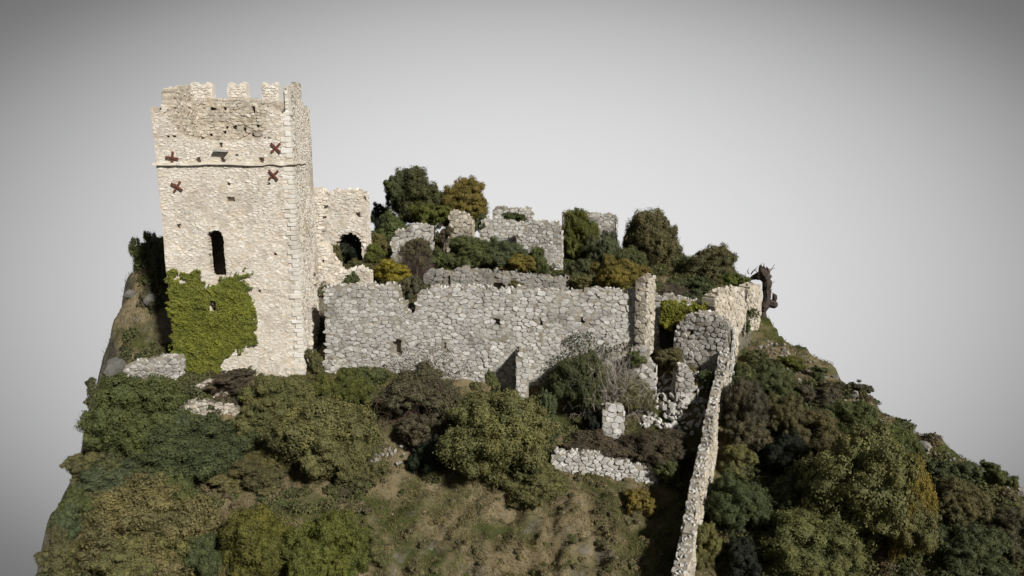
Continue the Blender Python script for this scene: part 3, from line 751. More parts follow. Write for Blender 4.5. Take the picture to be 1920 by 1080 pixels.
rubble('rubble_heap', 'crest of larger sunlit stones running down from the wall stump', [(1262, 755), (1295, 750), (1285, 800), (1250, 812)], 55, .2, .42, 6, lift=.45)
rubble('rubble_heap', 'scatter of small white stones in the grass under the twiggy brown bush', [(665, 835), (800, 830), (810, 880), (690, 870)], 40, .08, .26, 8, M_ROCK)
rubble('rubble_heap', 'dark stones lying in the gap between tower and curtain wall', [(582, 640), (612, 640), (614, 700), (580, 705)], 30, .12, .3, 9, M_DARK)

# ---- boulders on the right ridge and elsewhere
def boulder(px, py, w_px, h_px, label, seed, mat=M_ROCK, Y=None, sink=.35, tint=.6, name='boulder'):
    Y = Y or slope_Y(py + h_px * .3); p = at(px, py, Y); s = w_px / 2 * Y / F; sz = h_px / 2 * Y / F
    V, Fx = BIG[seed % 6]
    V = V * [s, s * .9, sz / .7 * 1.0]
    V = V + (.10 * s) * np.stack([vnoise(V * 3 / s, seed + k) for k in range(3)], 1)
    z = H(p[0], p[1]) + sz * (1 - sink)
    o = obj(name, mk_mesh(name, V, [Fx], mat, np.full(len(V), tint)), None, (p[0], p[1], z)); o.rotation_euler[2] = seed * 1.3
    o['label'] = label; o['category'] = 'boulder'; return o
for a in [(1473, 688, 34, 18, 'pale grey rock patch high on the right slope just below the crest', 1), (1500, 715, 14, 14, 'small white rock below the highest rock patch', 2),
          (1524, 722, 34, 12, 'flat grey rock on the right slope above the dark shrubs', 3), (1604, 733, 16, 16, 'white pointed rock on the right skyline beside a brown knoll', 4),
          (1620, 765, 26, 12, 'low grey rock lying under the white pointed rock', 5), (1733, 826, 40, 20, 'long pale rock half way down the right ridge', 6),
          (1772, 870, 30, 32, 'upright pale rock on the lower right slope', 7), (1830, 928, 44, 18, 'broad grey rock near the right edge of the hill', 8),
          (1788, 948, 24, 16, 'small grey rock left of the broad one near the hill edge', 9), (1858, 950, 16, 12, 'smallest grey rock nearest to the right edge', 10),
          (1750, 792 + 62, 22, 12, 'little grey rock beside the long pale rock', 11)]:
    boulder(*a)
boulder(217, 698, 56, 54, 'rounded dark grey rock at the left edge below the grassy slope', 13, M_DARK, 51.5, .45, .15)
boulder(287, 430, 20, 22, 'bluish square block on top of the overgrown crag left of the tower', 14, M_DARK, 62.5, .1, .3)
boulder(245, 560, 26, 22, 'light grey rock jutting from the slope left of the tower', 15, M_DARK, 58.5, .6, .4)
boulder(283, 562, 40, 30, 'round dark hollowed rock in the shade left of the tower', 16, M_DARK, 58, .3, .5)
boulder(135, 900, 32, 44, 'dark rounded rock on the left edge of the hill among the bushes', 17, M_DARK, None, .3, .5)
boulder(105, 1010, 50, 36, 'dark angular rock low on the left edge of the hill', 18, M_DARK, None, .3, .3)
boulder(145, 830, 26, 40, 'small dark rock outcrop on the left edge beside the big green bush', 19, M_DARK, None, .3, .3)

# fix those two tall-standing blocks to the crag top later (see crag below)
# ------------------------------------------------------------------ vegetation
def crown_mesh(name, seed, nbig, nsub, nleaf, leaf, flat=.95):
    """irregular crown: a few big boughs, each carrying many small leaf clumps"""
    import bmesh
    r = np.random.default_rng(seed); acc = Acc()
    Bc, Br = [np.array([0, 0, -.05])], [.5]
    for k in range(nbig):
        a = k / nbig * 6.28 * 1.9 + r.uniform(-.5, .5); e = r.uniform(-.55, 1.35)
        d = np.array([math.cos(a) * math.cos(e), math.sin(a) * math.cos(e), math.sin(e) * flat])
        b = r.uniform(.20, .42); Bc.append(d * r.uniform(.72, 1.08) * (1 - b * .8)); Br.append(b)
    Bc, Br = np.array(Bc), np.array(Br); nb = len(Br)
    bi = r.choice(nb, nsub * 3, p=Br ** 2 / (Br ** 2).sum())
    D = r.normal(size=(nsub * 3, 3)); D /= np.linalg.norm(D, axis=1)[:, None]; D[:, 2] = np.where(r.random(len(D)) < .6, np.abs(D[:, 2]), D[:, 2])
    Cn = Bc[bi] + D * (Br[bi] * r.uniform(.82, 1.06, len(bi)))[:, None]
    ok = np.ones(len(Cn), bool)
    for k in range(nb): ok &= ~((np.linalg.norm(Cn - Bc[k], axis=1) < Br[k] * .8) & (bi != k))
    Cn, bi, SD = Cn[ok][:nsub], bi[ok][:nsub], D[ok][:nsub]; ns = len(Cn)
    R_ = r.uniform(.07, .15, ns) * (1 + .5 * (Br[bi] - .3)); LT = r.random(ns); BT = r.random(nb)
    stretch = r.uniform(.7, 1.5, (ns, 3))
    li = r.choice(ns, nleaf, p=R_ ** 2 / (R_ ** 2).sum())
    D = r.normal(size=(nleaf, 3)) + SD[li] * 1.1; D /= np.linalg.norm(D, axis=1)[:, None]
    sub = vnoise(D * 2.6 + Cn[li] * 11, seed)
    P = Cn[li] + D * stretch[li] * (R_[li] * (1 + .35 * sub + r.normal(0, .09, nleaf)))[:, None]
    m = r.random(nleaf) < .06; P[m] += SD[li][m] * r.uniform(.02, .10, (m.sum(), 1))
    # a thinner coat of leaves on the boughs themselves
    m = r.random(nleaf) < .30; kb = r.choice(nb, nleaf, p=Br ** 2 / (Br ** 2).sum()); D2 = r.normal(size=(nleaf, 3)); D2 /= np.linalg.norm(D2, axis=1)[:, None]
    P2 = Bc[kb] + D2 * (Br[kb] * (.9 + .2 * vnoise(D2 * 3 + kb[:, None], seed) + r.normal(0, .06, nleaf)))[:, None]
    P[m] = P2[m]; D[m] = D2[m]
    n = nleaf
    nn = D * 1.5 + r.normal(0, .5, (n, 3)); nn /= np.linalg.norm(nn, axis=1)[:, None]
    t = np.cross(nn, r.normal(size=(n, 3))); t /= np.linalg.norm(t, axis=1)[:, None]; b = np.cross(nn, t)
    s_ = leaf * r.uniform(.5, 1.4, n)[:, None]
    Vq = np.stack([P - t * s_, P - b * s_ * .5, P + t * s_, P + b * s_ * .5], 1).reshape(-1, 3)
    tint = np.clip(.42 + .26 * (LT[li] - .5) + .18 * (BT[bi[li]] - .5) + .14 * sub + r.normal(0, .14, n), 0, 1)
    acc.add(Vq, [np.arange(4 * n).reshape(-1, 4)], np.repeat(tint, 4))
    bm = bmesh.new(); bmesh.ops.create_icosphere(bm, subdivisions=2, radius=1); bm.verts.index_update()
    SV = np.array([v.co[:] for v in bm.verts]); SF = np.array([[v.index for v in f.verts] for f in bm.faces]); bm.free()
    for k in range(nb):
        acc.add(SV * (Br[k] * (.70 + .16 * vnoise(SV * 2.5 + k * 3, seed)))[:, None] + Bc[k], [SF], .1)
    bm = bmesh.new(); bmesh.ops.create_icosphere(bm, subdivisions=1, radius=1); bm.verts.index_update()
    SV = np.array([v.co[:] for v in bm.verts]); SF = np.array([[v.index for v in f.verts] for f in bm.faces]); bm.free()
    for k in range(ns): acc.add(SV * stretch[k] * R_[k] * .60 + Cn[k], [SF], .15)
    return acc.mesh(name, M_LEAF)
LARGE = [crown_mesh('crown', 200 + i, 15, 190, 54000, .021) for i in range(6)]
MED = [crown_mesh('crown', 300 + i, 10, 90, 22000, .032) for i in range(6)]
SMALL = [crown_mesh('crown', 400 + i, 6, 40, 6000, .055) for i in range(4)]

def tube(acc, pts, radii, sides=5, tint=.5):
    pts = np.array(pts); n = len(pts)
    d = np.gradient(pts, axis=0); d /= np.linalg.norm(d, axis=1)[:, None] + 1e-9
    ref = np.array([.3, .9, .2]); a = np.cross(d, ref); a /= np.linalg.norm(a, axis=1)[:, None] + 1e-9; b = np.cross(d, a)
    th = np.arange(sides) / sides * 2 * np.pi
    V = (pts[:, None] + (a[:, None] * np.cos(th)[None, :, None] + b[:, None] * np.sin(th)[None, :, None]) * np.array(radii)[:, None, None]).reshape(-1, 3)
    i = np.arange(n - 1)[:, None] * sides; k = np.arange(sides)[None]; k1 = (k + 1) % sides
    Fx = np.stack([i + k, i + k1, i + sides + k1, i + sides + k], -1).reshape(-1, 4)
    acc.add(V, [Fx], tint)
def trunk_mesh(seed):
    r = np.random.default_rng(seed); acc = Acc()
    n = 7; p = np.zeros((n, 3)); p[:, 2] = np.linspace(-.15, 1, n); p[1:, :2] = np.cumsum(r.normal(0, .03, (n - 1, 2)), 0)
    tube(acc, p, np.linspace(.085, .03, n), 7)
    for _ in range(6):
        k = r.integers(2, n - 1); a = r.uniform(0, 6.28); L = r.uniform(.3, .6)
        q = [p[k] + np.array([math.cos(a) * L * t, math.sin(a) * L * t, L * .8 * t ** .8]) for t in np.linspace(0, 1, 5)]
        tube(acc, q, np.linspace(.035, .01, 5), 5)
    return acc.mesh('trunk', M_BARK, True)
TRUNKS = [trunk_mesh(s) for s in range(3)]
def twig_mesh(seed, stems=42, depth=3, w=.011):
    r = np.random.default_rng(seed); acc = Acc()
    def grow(p, d, L, w, lv):
        n = 4; pts = [p]
        for _ in range(n):
            d = d + r.normal(0, .22, 3) + np.array([0, 0, -.02 if lv < 2 else .03]); d = d / np.linalg.norm(d); pts.append(pts[-1] + d * L / n)
        tube(acc, pts, np.linspace(w, w * .5, n + 1), 3, r.random())
        if lv > 0:
            for _ in range(3):
                k = r.integers(1, n + 1); dd = d + r.normal(0, .55, 3); dd /= np.linalg.norm(dd); grow(pts[k], dd, L * .62, w * .6, lv - 1)
    for _ in range(stems):
        a = r.uniform(0, 6.28); e = r.uniform(.15, 1.4)
        d = np.array([math.cos(a) * math.cos(e), math.sin(a) * math.cos(e), math.sin(e)]); b = np.array([r.uniform(-.35, .35), r.uniform(-.35, .35), -.1])
        grow(b, d, r.uniform(.45, .62), w, depth - 1)
    return acc.mesh('twigs', M_BARK)
TWIGS = [twig_mesh(s) for s in (1, 2, 3)]
FINE = [twig_mesh(s + 20, 70, 4, .008) for s in (1, 2)]

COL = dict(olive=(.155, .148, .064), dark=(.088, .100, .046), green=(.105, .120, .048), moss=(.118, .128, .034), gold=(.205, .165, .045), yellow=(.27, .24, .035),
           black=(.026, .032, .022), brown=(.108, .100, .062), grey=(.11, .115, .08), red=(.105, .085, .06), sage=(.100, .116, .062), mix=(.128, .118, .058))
rs = np.random.default_rng(99)
def plant(name, label, cat, box, color, kind='M', Y=None, trunk=True, group=None, front=.55, depthf=1.0):
    x0, y0, x1, y1 = box
    cxp, cyp = (x0 + x1) / 2, (y0 + y1) / 2
    if Y is None:
        Yb = slope_Y(y1 - (y1 - y0) * .12); rx = (x1 - x0) / 2 * Yb / F; Y = Yb + rx * front
    c = at(cxp, cyp, Y); rx = (x1 - x0) / 2 * Y / F * 1.02; rz = (y1 - y0) / 2 * Y / F * 1.05
    g = H(c[0], c[1]); root = thing(name, label, cat, (c[0], c[1], g), group)
    pool = {'L': LARGE, 'M': MED, 'S': SMALL}[kind]
    me = pool[rs.integers(len(pool))]
    o = obj('crown', me, root, (0, 0, c[2] - g)); o.scale = (rx, rx * depthf, rz * 1.06); o.rotation_euler[2] = 0
    if kind == 'L' and rx > 1.6:
        for q in range(3):
            a = rs.uniform(0, 6.28); k = rs.uniform(.42, .6); m2 = MED[rs.integers(5)]
            o2 = obj('crown', m2, root, (math.cos(a) * rx * .55, math.sin(a) * rx * .45 * depthf - .2 * rx, c[2] - g + rz * rs.uniform(-.45, .35)))
            o2.scale = (rx * k, rx * k, rz * k * 1.1); o2.rotation_euler[2] = rs.uniform(0, 6.28)
            f = rs.uniform(.85, 1.2); cc = COL[color]; o2.color = (cc[0] * f, cc[1] * f, cc[2] * f, 1)
    # turning the crown keeps its width when rx = ry
    if depthf == 1.0: o.rotation_euler[2] = rs.uniform(0, 6.28)
    col = COL[color]; j = rs.uniform(.94, 1.06, 3); o.color = (col[0] * j[0], col[1] * j[1], col[2] * j[2], 1)
    if trunk:
        hgt = max(c[2] - g + rz * .3, .5); t = obj('trunk', TRUNKS[rs.integers(3)], root, (0, 0, 0)); t.scale = (hgt * .7 if hgt < 3 else 2.2, hgt * .7 if hgt < 3 else 2.2, hgt); t.color = (.10, .08, .06, 1)
    return root
def twiggy(name, label, cat, box, color=(.13, .10, .075), Y=None, leaves=None, fine=False, n=1):
    x0, y0, x1, y1 = box
    if Y is None: Y = slope_Y(y1 - 4) + .6
    c = at((x0 + x1) / 2, y1, Y); g = H(c[0], c[1]); w = (x1 - x0) / 2 * Y / F; h = (y1 - y0) * Y / F
    top = at((x0 + x1) / 2, y0, Y)[2]; h = max(h * .6, top - g)
    root = thing(name, label, cat, (c[0], c[1], g))
    for i in range(n):
        pool = FINE if fine else TWIGS
        t = obj('branches', pool[rs.integers(len(pool))], root, (0, 0, 0)); t.scale = (w / .95, w / .95, h / 1.15); t.rotation_euler[2] = rs.uniform(0, 6.28); t.color = (*color, 1)
    if leaves:
        o = obj('foliage', MED[rs.integers(5)], root, (0, 0, h * .42)); o.scale = (w * .85, w * .8, h * .48); o.color = (*COL[leaves], 1); o.rotation_euler[2] = rs.uniform(0, 6.28)
    return root

# skyline and courtyard
plant('evergreen_tree', 'tallest dark green pointed tree on the castle skyline', 'tree', (722, 326, 832, 432), 'dark', 'L', 76)
plant('evergreen_tree', 'almost black small tree left of the tallest tree', 'tree', (690, 384, 740, 455), 'black', 'M', 77)
plant('autumn_tree', 'rounded golden brown tree on the skyline beside the tallest tree', 'tree', (826, 341, 926, 428), 'gold', 'L', 76)
plant('shrub', 'bright yellow-green shrub below the gap of the two skyline trees', 'shrub', (770, 378, 848, 440), 'moss', 'M', 71)
plant('shrub', 'dusky green shrub below the tallest tree', 'shrub', (700, 400, 790, 478), 'green', 'M', 69)
plant('shrub', 'olive shrub right beside the cave-like arch', 'shrub', (676, 442, 732, 500), 'olive', 'M', 64)
plant('shrub', 'reddish brown shrub leaning against the pointed wall fragment', 'shrub', (812, 420, 850, 465), 'red', 'S', 67)
plant('shrub', 'dark green shrub between pointed fragment and flat-topped wall', 'shrub', (882, 405, 925, 445), 'dark', 'S', 72)
twiggy('bare_shrub', 'large mauve-brown bare shrub spreading over the lumpy ruin', 'shrub', (728, 440, 828, 540), (.11, .085, .07), 61, None, True, 2)
plant('shrub', 'dull brown leafy shrub inside the mauve bare shrub', 'shrub', (738, 452, 818, 530), 'brown', 'M', 62)
plant('shrub', 'bright yellow flowering shrub behind the curtain wall left of the notch', 'shrub', (692, 490, 766, 540), 'yellow', 'M', 58.5)
plant('shrub', 'dark brown shrub filling the notch of the curtain wall', 'shrub', (744, 520, 800, 590), 'brown', 'M', 56.5)
plant('shrub', 'small green shrub on the broken wall stub above the curtain wall', 'shrub', (645, 512, 680, 540), 'green', 'S', 57.2)
plant('shrub', 'brown creeping shrub on the slope of the stepped wall', 'shrub', (618, 455, 645, 505), 'mix', 'S', 59.8)
plant('shrub', 'green round shrub left in the courtyard row', 'shrub', (825, 446, 920, 512), 'green', 'L', 64)
plant('shrub', 'sage green shrub in the middle of the courtyard row under the flat-topped wall', 'shrub', (895, 450, 985, 514), 'sage', 'L', 65)
plant('shrub', 'golden olive low shrub before the taller grey wall', 'shrub', (935, 480, 1012, 522), 'gold', 'M', 62)
plant('shrub', 'green shrub at the foot of the taller grey ruined wall', 'shrub', (985, 466, 1032, 530), 'green', 'M', 63)
plant('shrub', 'small olive shrub sprouting by the arched hole of the inner wall', 'shrub', (946, 526, 990, 552), 'olive', 'S', 55.8)
plant('round_tree', 'round mossy green bush before the skyline wall', 'tree', (1045, 402, 1118, 500), 'moss', 'L', 72)
plant('round_tree', 'grey-green tree right of the round mossy bush', 'tree', (1096, 436, 1166, 530), 'sage', 'L', 69)
plant('shrub', 'dark green shrub under the round mossy bush', 'shrub', (1058, 488, 1120, 545), 'dark', 'M', 62)
plant('shrub', 'golden olive shrub just behind the curtain wall, left of the pilaster', 'shrub', (1108, 484, 1200, 552), 'gold', 'L', 57)
plant('shrub', 'olive shrub low behind the curtain wall beside the golden one', 'shrub', (1062, 510, 1125, 552), 'olive', 'M', 57.5)
plant('shrub', 'small golden shrub peeping above the pilaster', 'shrub', (1190, 494, 1220, 525), 'gold', 'S', 58)
plant('round_tree', 'large brown-green tree on the skyline right of the ruins', 'tree', (1160, 407, 1276, 540), 'mix', 'L', 73)
plant('round_tree', 'brown-green tree on the right skyline above the sunlit slab', 'tree', (1286, 469, 1398, 570), 'mix', 'L', 67)
plant('shrub', 'dark low shrub between the two right skyline trees', 'shrub', (1262, 485, 1312, 540), 'dark', 'M', 70)
plant('shrub', 'dark shaded shrub under the right skyline tree', 'shrub', (1240, 520, 1345, 578), 'dark', 'M', 60)
plant('shrub', 'fresh green shrub growing over the top of the sunlit slab', 'shrub', (1352, 512, 1412, 556), 'moss', 'M', 60)
plant('shrub', 'green shrub wedged between the two sunlit slabs', 'shrub', (1380, 592, 1406, 640), 'green', 'S', 57)
twiggy('bare_shrub', 'grey bare twigs sticking up behind the doorway wall', 'shrub', (1222, 510, 1300, 575), (.16, .13, .10), 58.5, None, True)
# left crag
plant('ivy_crag', 'steep crag clothed in dark ivy left behind the tower', 'shrub', (250, 438, 310, 545), 'green', 'L', 62.5, False)
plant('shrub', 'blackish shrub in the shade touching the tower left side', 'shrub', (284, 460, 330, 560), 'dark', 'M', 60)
plant('shrub', 'brown tangled shrub low in the tower shade', 'shrub', (262, 530, 318, 600), 'brown', 'M', 58.5)
# gap shrub
plant('shrub', 'small olive brown shrub in the gap between tower and curtain wall', 'shrub', (570, 655, 610, 712), 'mix', 'S', 52.0)
# slope left
plant('broad_bush', 'big dark green bush at the left edge below the retaining wall', 'bush', (168, 706, 342, 872), 'green', 'L')
plant('broad_bush', 'dark green bush in the middle distance below the lower rubble walling', 'bush', (268, 790, 478, 915), 'dark', 'L')
plant('bush', 'bluish green bush tucked under the big dark green one', 'bush', (150, 866, 275, 940), 'sage', 'M')
plant('broad_bush', 'very large olive bush in the lower left corner', 'bush', (152, 905, 398, 1110), 'olive', 'L')
plant('bush', 'upright green bush at the right shoulder of the lower left olive bush', 'bush', (285, 893, 375, 1010), 'green', 'M')
plant('bush', 'small yellowish bush in the grass before the dark green bush', 'bush', (392, 888, 455, 935), 'olive', 'S')
plant('broad_bush', 'sunlit olive bush just below the pale tower foot', 'bush', (446, 706, 600, 822), 'olive', 'L')
plant('broad_bush', 'wide olive bush sprawling down from the tower foot', 'bush', (500, 752, 712, 930), 'olive', 'L')
plant('bush', 'mossy olive bush at the left foot of the curtain wall', 'bush', (585, 694, 705, 790), 'moss', 'L')
plant('bush', 'dark green weedy bush under the left part of the curtain wall', 'bush', (640, 690, 740, 760), 'green', 'M')
twiggy('bramble', 'reddish brown bramble at the tower foot above the rubble walling', 'bramble', (372, 690, 505, 765), (.10, .068, .05), None, 'red')
twiggy('bare_shrub', 'large dark brown bare shrub against the curtain wall', 'shrub', (700, 680, 885, 800), (.085, .062, .045), None, 'brown', True, 2)
plant('bush', 'dark brown bush in the hollow below the large bare shrub', 'bush', (742, 765, 850, 855), 'brown', 'M')
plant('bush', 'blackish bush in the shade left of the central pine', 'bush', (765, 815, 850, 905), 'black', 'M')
plant('pine_tree', 'tall olive green pine in the centre foreground', 'tree', (822, 740, 1046, 940), 'olive', 'L', None, True, None, .35)
plant('pine_sapling', 'slim upright pine tip rising behind the central pine', 'tree', (908, 695, 945, 780), 'olive', 'S', 46)
plant('conifer', 'bluish green conifer leaning on the right of the central pine', 'tree', (998, 736, 1058, 850), 'sage', 'M')
plant('broad_bush', 'low olive bush at the right foot of the central pine', 'bush', (930, 868, 1065, 945), 'olive', 'L')
plant('broad_bush', 'dark green leafy bush against the curtain wall right of the buttress', 'bush', (1030, 668, 1150, 800), 'dark', 'L')
twiggy('bare_shrub', 'tall grey bare shrub climbing the right part of the curtain wall', 'shrub', (1050, 600, 1225, 790), (.30, .27, .23), 48.6, None, True, 2)
plant('bush', 'brownish green bush below the grey bare shrub', 'bush', (1120, 700, 1225, 790), 'mix', 'L')
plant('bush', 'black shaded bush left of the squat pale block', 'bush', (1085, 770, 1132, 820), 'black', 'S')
plant('bush', 'small green plant on the face of the plinth', 'plant', (1170, 655, 1215, 695), 'green', 'S', 48.4, False)
plant('bramble', 'dark reddish bramble patch between low wall and rubble', 'bramble', (1050, 818, 1190, 872), 'red', 'M', 44.3, False)
plant('bramble', 'brown bramble patch beside the long wall above the low wall', 'bramble', (1160, 808, 1300, 888), 'red', 'L', 43.8, False)
plant('bush', 'dark green bush in the corner of low wall and long wall', 'bush', (1222, 862, 1292, 930), 'dark', 'M')
plant('bush', 'golden grassy bush right of the low wall foot', 'bush', (1168, 918, 1235, 975), 'gold', 'M')
# bottom
plant('broad_bush', 'mossy green bush at the bottom edge left of centre', 'bush', (400, 958, 560, 1110), 'moss', 'L')
plant('broad_bush', 'second mossy green bush at the bottom edge nearer the centre', 'bush', (530, 965, 700, 1120), 'moss', 'L')
plant('bush', 'low yellowish bush at the bottom right of the mossy pair', 'bush', (665, 1005, 735, 1075), 'olive', 'M')
plant('shrub', 'brown spiky shrub forming a small knoll on the right skyline', 'shrub', (1588, 712, 1632, 742), 'brown', 'S', 50.5)
plant('shrub', 'black crown added in the cave-like arch to stand in for its shade', 'shrub', (622, 432, 690, 505), 'black', 'L', 64.2)  # added crown, its black colour paints the darkness inside the opening
plant('bush', 'brownish bush in the hollow between the dark and the sprawling olive bush', 'bush', (425, 850, 560, 915), 'mix', 'L')
plant('bush', 'dull green bush right of the sprawling olive bush', 'bush', (655, 868, 740, 925), 'mix', 'M')
plant('bush', 'sage green bush between the big green bush and the rubble walling', 'bush', (290, 775, 360, 850), 'sage', 'M')
plant('bush', 'brown scrub bush on the left edge above the corner bush', 'bush', (118, 850, 200, 915), 'mix', 'M')
plant('bush', 'dark green bush at the bottom left between corner bush and mossy bush', 'bush', (340, 1000, 430, 1100), 'dark', 'M')
plant('bush', 'low mossy bush below the tower foot next to the olive one', 'bush', (560, 700, 650, 765), 'olive', 'M')
plant('bush', 'grey-green bush overhanging the left edge low down', 'bush', (90, 950, 165, 1030), 'sage', 'M')
plant('bush', 'brown bush in the middle of the right wood left of the shade', 'bush', (1355, 790, 1450, 870), 'brown', 'M')
plant('bush', 'dull green bush filling the wood under the purple thicket', 'bush', (1480, 775, 1580, 860), 'mix', 'L')
plant('shrub', 'dull green shrub on the bank under the cave-like arch', 'shrub', (640, 488, 704, 522), 'mix', 'L', 60.5)
plant('shrub', 'small green shrub at the right corner of the sunlit arch wall', 'shrub', (682, 460, 722, 500), 'moss', 'M', 61)
plant('shrub', 'dark shrub tucked between the flat-topped wall and the farthest skyline wall', 'shrub', (940, 398, 990, 424), 'dark', 'M', 75)
plant('shrub', 'bright green shrub between the lumpy ruin and the courtyard row', 'shrub', (790, 462, 840, 512), 'green', 'M', 63)
plant('shrub', 'olive shrub filling the courtyard between round bush and large skyline tree', 'shrub', (1140, 470, 1215, 540), 'green', 'L', 64)
# alley
plant('shrub', 'mossy brown shrub in front of the dark doorway', 'shrub', (1222, 655, 1300, 705), 'mix', 'M', 50.3, False)
plant('shrub', 'green weed at the foot of the rough rubble wall', 'shrub', (1300, 690, 1345, 730), 'dark', 'S', 48.8, False)
# right wood
plant('broad_bush', 'green bush highest in the wood beside the long wall', 'bush', (1372, 676, 1488, 768), 'green', 'L')
plant('bush', 'brown scrub beside the long wall below the green bush', 'bush', (1352, 715, 1440, 835), 'brown', 'L')
plant('bush', 'brown-green scrub in the upper middle of the right wood', 'bush', (1428, 738, 1520, 838), 'mix', 'L')
plant('bush', 'purple-brown thicket below the ridge rocks', 'bush', (1490, 715, 1575, 775), 'brown', 'M')
plant('bush', 'dark green bush on the ridge above the big olive tree', 'bush', (1528, 752, 1650, 840), 'green', 'L')
plant('bush', 'dark green bush right of the big olive tree top', 'bush', (1630, 800, 1720, 890), 'green', 'L')
plant('round_tree', 'pale green small tree with lobed crown beside the long wall', 'tree', (1345, 838, 1428, 905), 'olive', 'M', None)
plant('bush', 'dark green bush below the lobed tree beside the long wall', 'bush', (1318, 892, 1440, 1010), 'dark', 'L')
plant('bush', 'olive bush at the bottom end of the long wall', 'bush', (1278, 985, 1362, 1085), 'olive', 'M')
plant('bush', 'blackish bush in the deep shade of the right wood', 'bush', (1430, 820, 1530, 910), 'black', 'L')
plant('round_tree', 'big golden olive tree dominating the right wood', 'tree', (1508, 812, 1742, 1075), 'olive', 'L', None, True, None, .4)
plant('round_tree', 'golden side crown on the right of the big olive tree', 'tree', (1630, 850, 1745, 1060), 'gold', 'L', 36.5)
plant('bush', 'dark green bush left of the big olive tree', 'bush', (1446, 888, 1560, 990), 'dark', 'L')
plant('broad_bush', 'olive bush at the bottom edge left of the big olive tree', 'bush', (1412, 960, 1620, 1110), 'olive', 'L')
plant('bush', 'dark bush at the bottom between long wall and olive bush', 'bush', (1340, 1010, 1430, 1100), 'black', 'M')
plant('bush', 'mixed scrub on the lower right slope beside the golden crown', 'bush', (1740, 905, 1860, 1010), 'mix', 'L')
plant('bush', 'dark green scrub in the lower right corner', 'bush', (1735, 990, 1900, 1110), 'dark', 'L')
plant('bush', 'brown scrub at the right edge of the picture below the rocks', 'bush', (1840, 960, 1960, 1060), 'brown', 'L')
plant('bush', 'low green shrub on the right skyline near the edge', 'bush', (1828, 866, 1900, 925), 'green', 'M')
plant('bush', 'dark scrub on the right slope under the upright pale rock', 'bush', (1740, 868, 1850, 930), 'dark', 'M')
plant('bush', 'small dark green shrub on the upper right crest', 'bush', (1515, 686, 1560, 718), 'dark', 'S')
plant('bush', 'low mossy shrub on the crest just right of the last slab', 'bush', (1450, 668, 1515, 702), 'moss', 'M')
# left edge
plant('bush', 'tiny dark shrub at the left skyline above the big green bush', 'bush', (150, 712, 205, 765), 'dark', 'S')
plant('bush', 'brown-green shrub clinging to the left edge half way down', 'bush', (112, 910, 180, 985), 'green', 'M')
plant('bush', 'olive brown shrub at the bottom left edge of the hill', 'bush', (75, 985, 170, 1085), 'mix', 'M')

# dead trunk hanging over the right end of the castle
dead = thing('dead_tree', 'dark dead trunk with stubby branches leaning past the last wall slab on the skyline', 'tree', (*at(1430, 620, 61)[:2], H(*at(1430, 620, 61)[:2])))
acc = Acc(); o0 = np.array(dead.location)
def dp(px, py, dy=0): return at(px, py, 61 + dy) - o0
def limb(pts, rads, seed):
    pts = np.array(pts); n = 22; t = np.linspace(0, len(pts) - 1, n)
    Q = np.stack([np.interp(t, range(len(pts)), pts[:, k]) for k in range(3)], 1); Rr = np.interp(t, range(len(pts)), rads)
    Q = Q + .10 * np.stack([vnoise(Q * 2.1, seed + k) for k in range(3)], 1)
    Rr = Rr * 1.45 * (1 + .5 * vnoise(Q * 2.3, seed + 7)); tube(acc, Q, Rr, 8, .3)
limb([dp(1414, 700), dp(1422, 645), dp(1428, 600), dp(1436, 560), dp(1439, 530), dp(1432, 500)], [.34, .24, .22, .26, .24, .05], 1)
limb([dp(1437, 525), dp(1427, 516, .3), dp(1412, 520, .5), dp(1398, 524, .6)], [.2, .26, .2, .05], 2)
limb([dp(1436, 522), dp(1429, 508), dp(1425, 497)], [.22, .24, .05], 3)
limb([dp(1440, 535), dp(1441, 512), dp(1437, 500)], [.16, .13, .03], 4)
limb([dp(1430, 582), dp(1440, 571), dp(1450, 570), dp(1456, 564)], [.16, .18, .28, .12], 5)
limb([dp(1448, 570), dp(1452, 556), dp(1449, 550)], [.2, .14, .03], 6)
limb([dp(1424, 640), dp(1432, 632), dp(1436, 622)], [.14, .1, .03], 7)
limb([dp(1432, 560), dp(1444, 548), dp(1447, 540)], [.1, .07, .02], 8)
rt = np.random.default_rng(4)
for q in range(46):
    px_, py_ = [(1436, 512), (1425, 516), (1440, 540), (1450, 566), (1424, 620), (1405, 521)][q % 6]
    p0 = dp(px_ + rt.uniform(-5, 5), py_ + rt.uniform(-8, 8)); d = rt.normal(size=3); d /= np.linalg.norm(d); d[2] = abs(d[2])
    tube(acc, [p0, p0 + d * .35 + rt.normal(0, .05, 3), p0 + d * rt.uniform(.5, .95) + rt.normal(0, .12, 3)], [.05, .035, .012], 4, rt.random())
o = obj('trunk', acc.mesh('trunk', M_BARK, False), dead); o.color = (.075, .06, .05, 1)

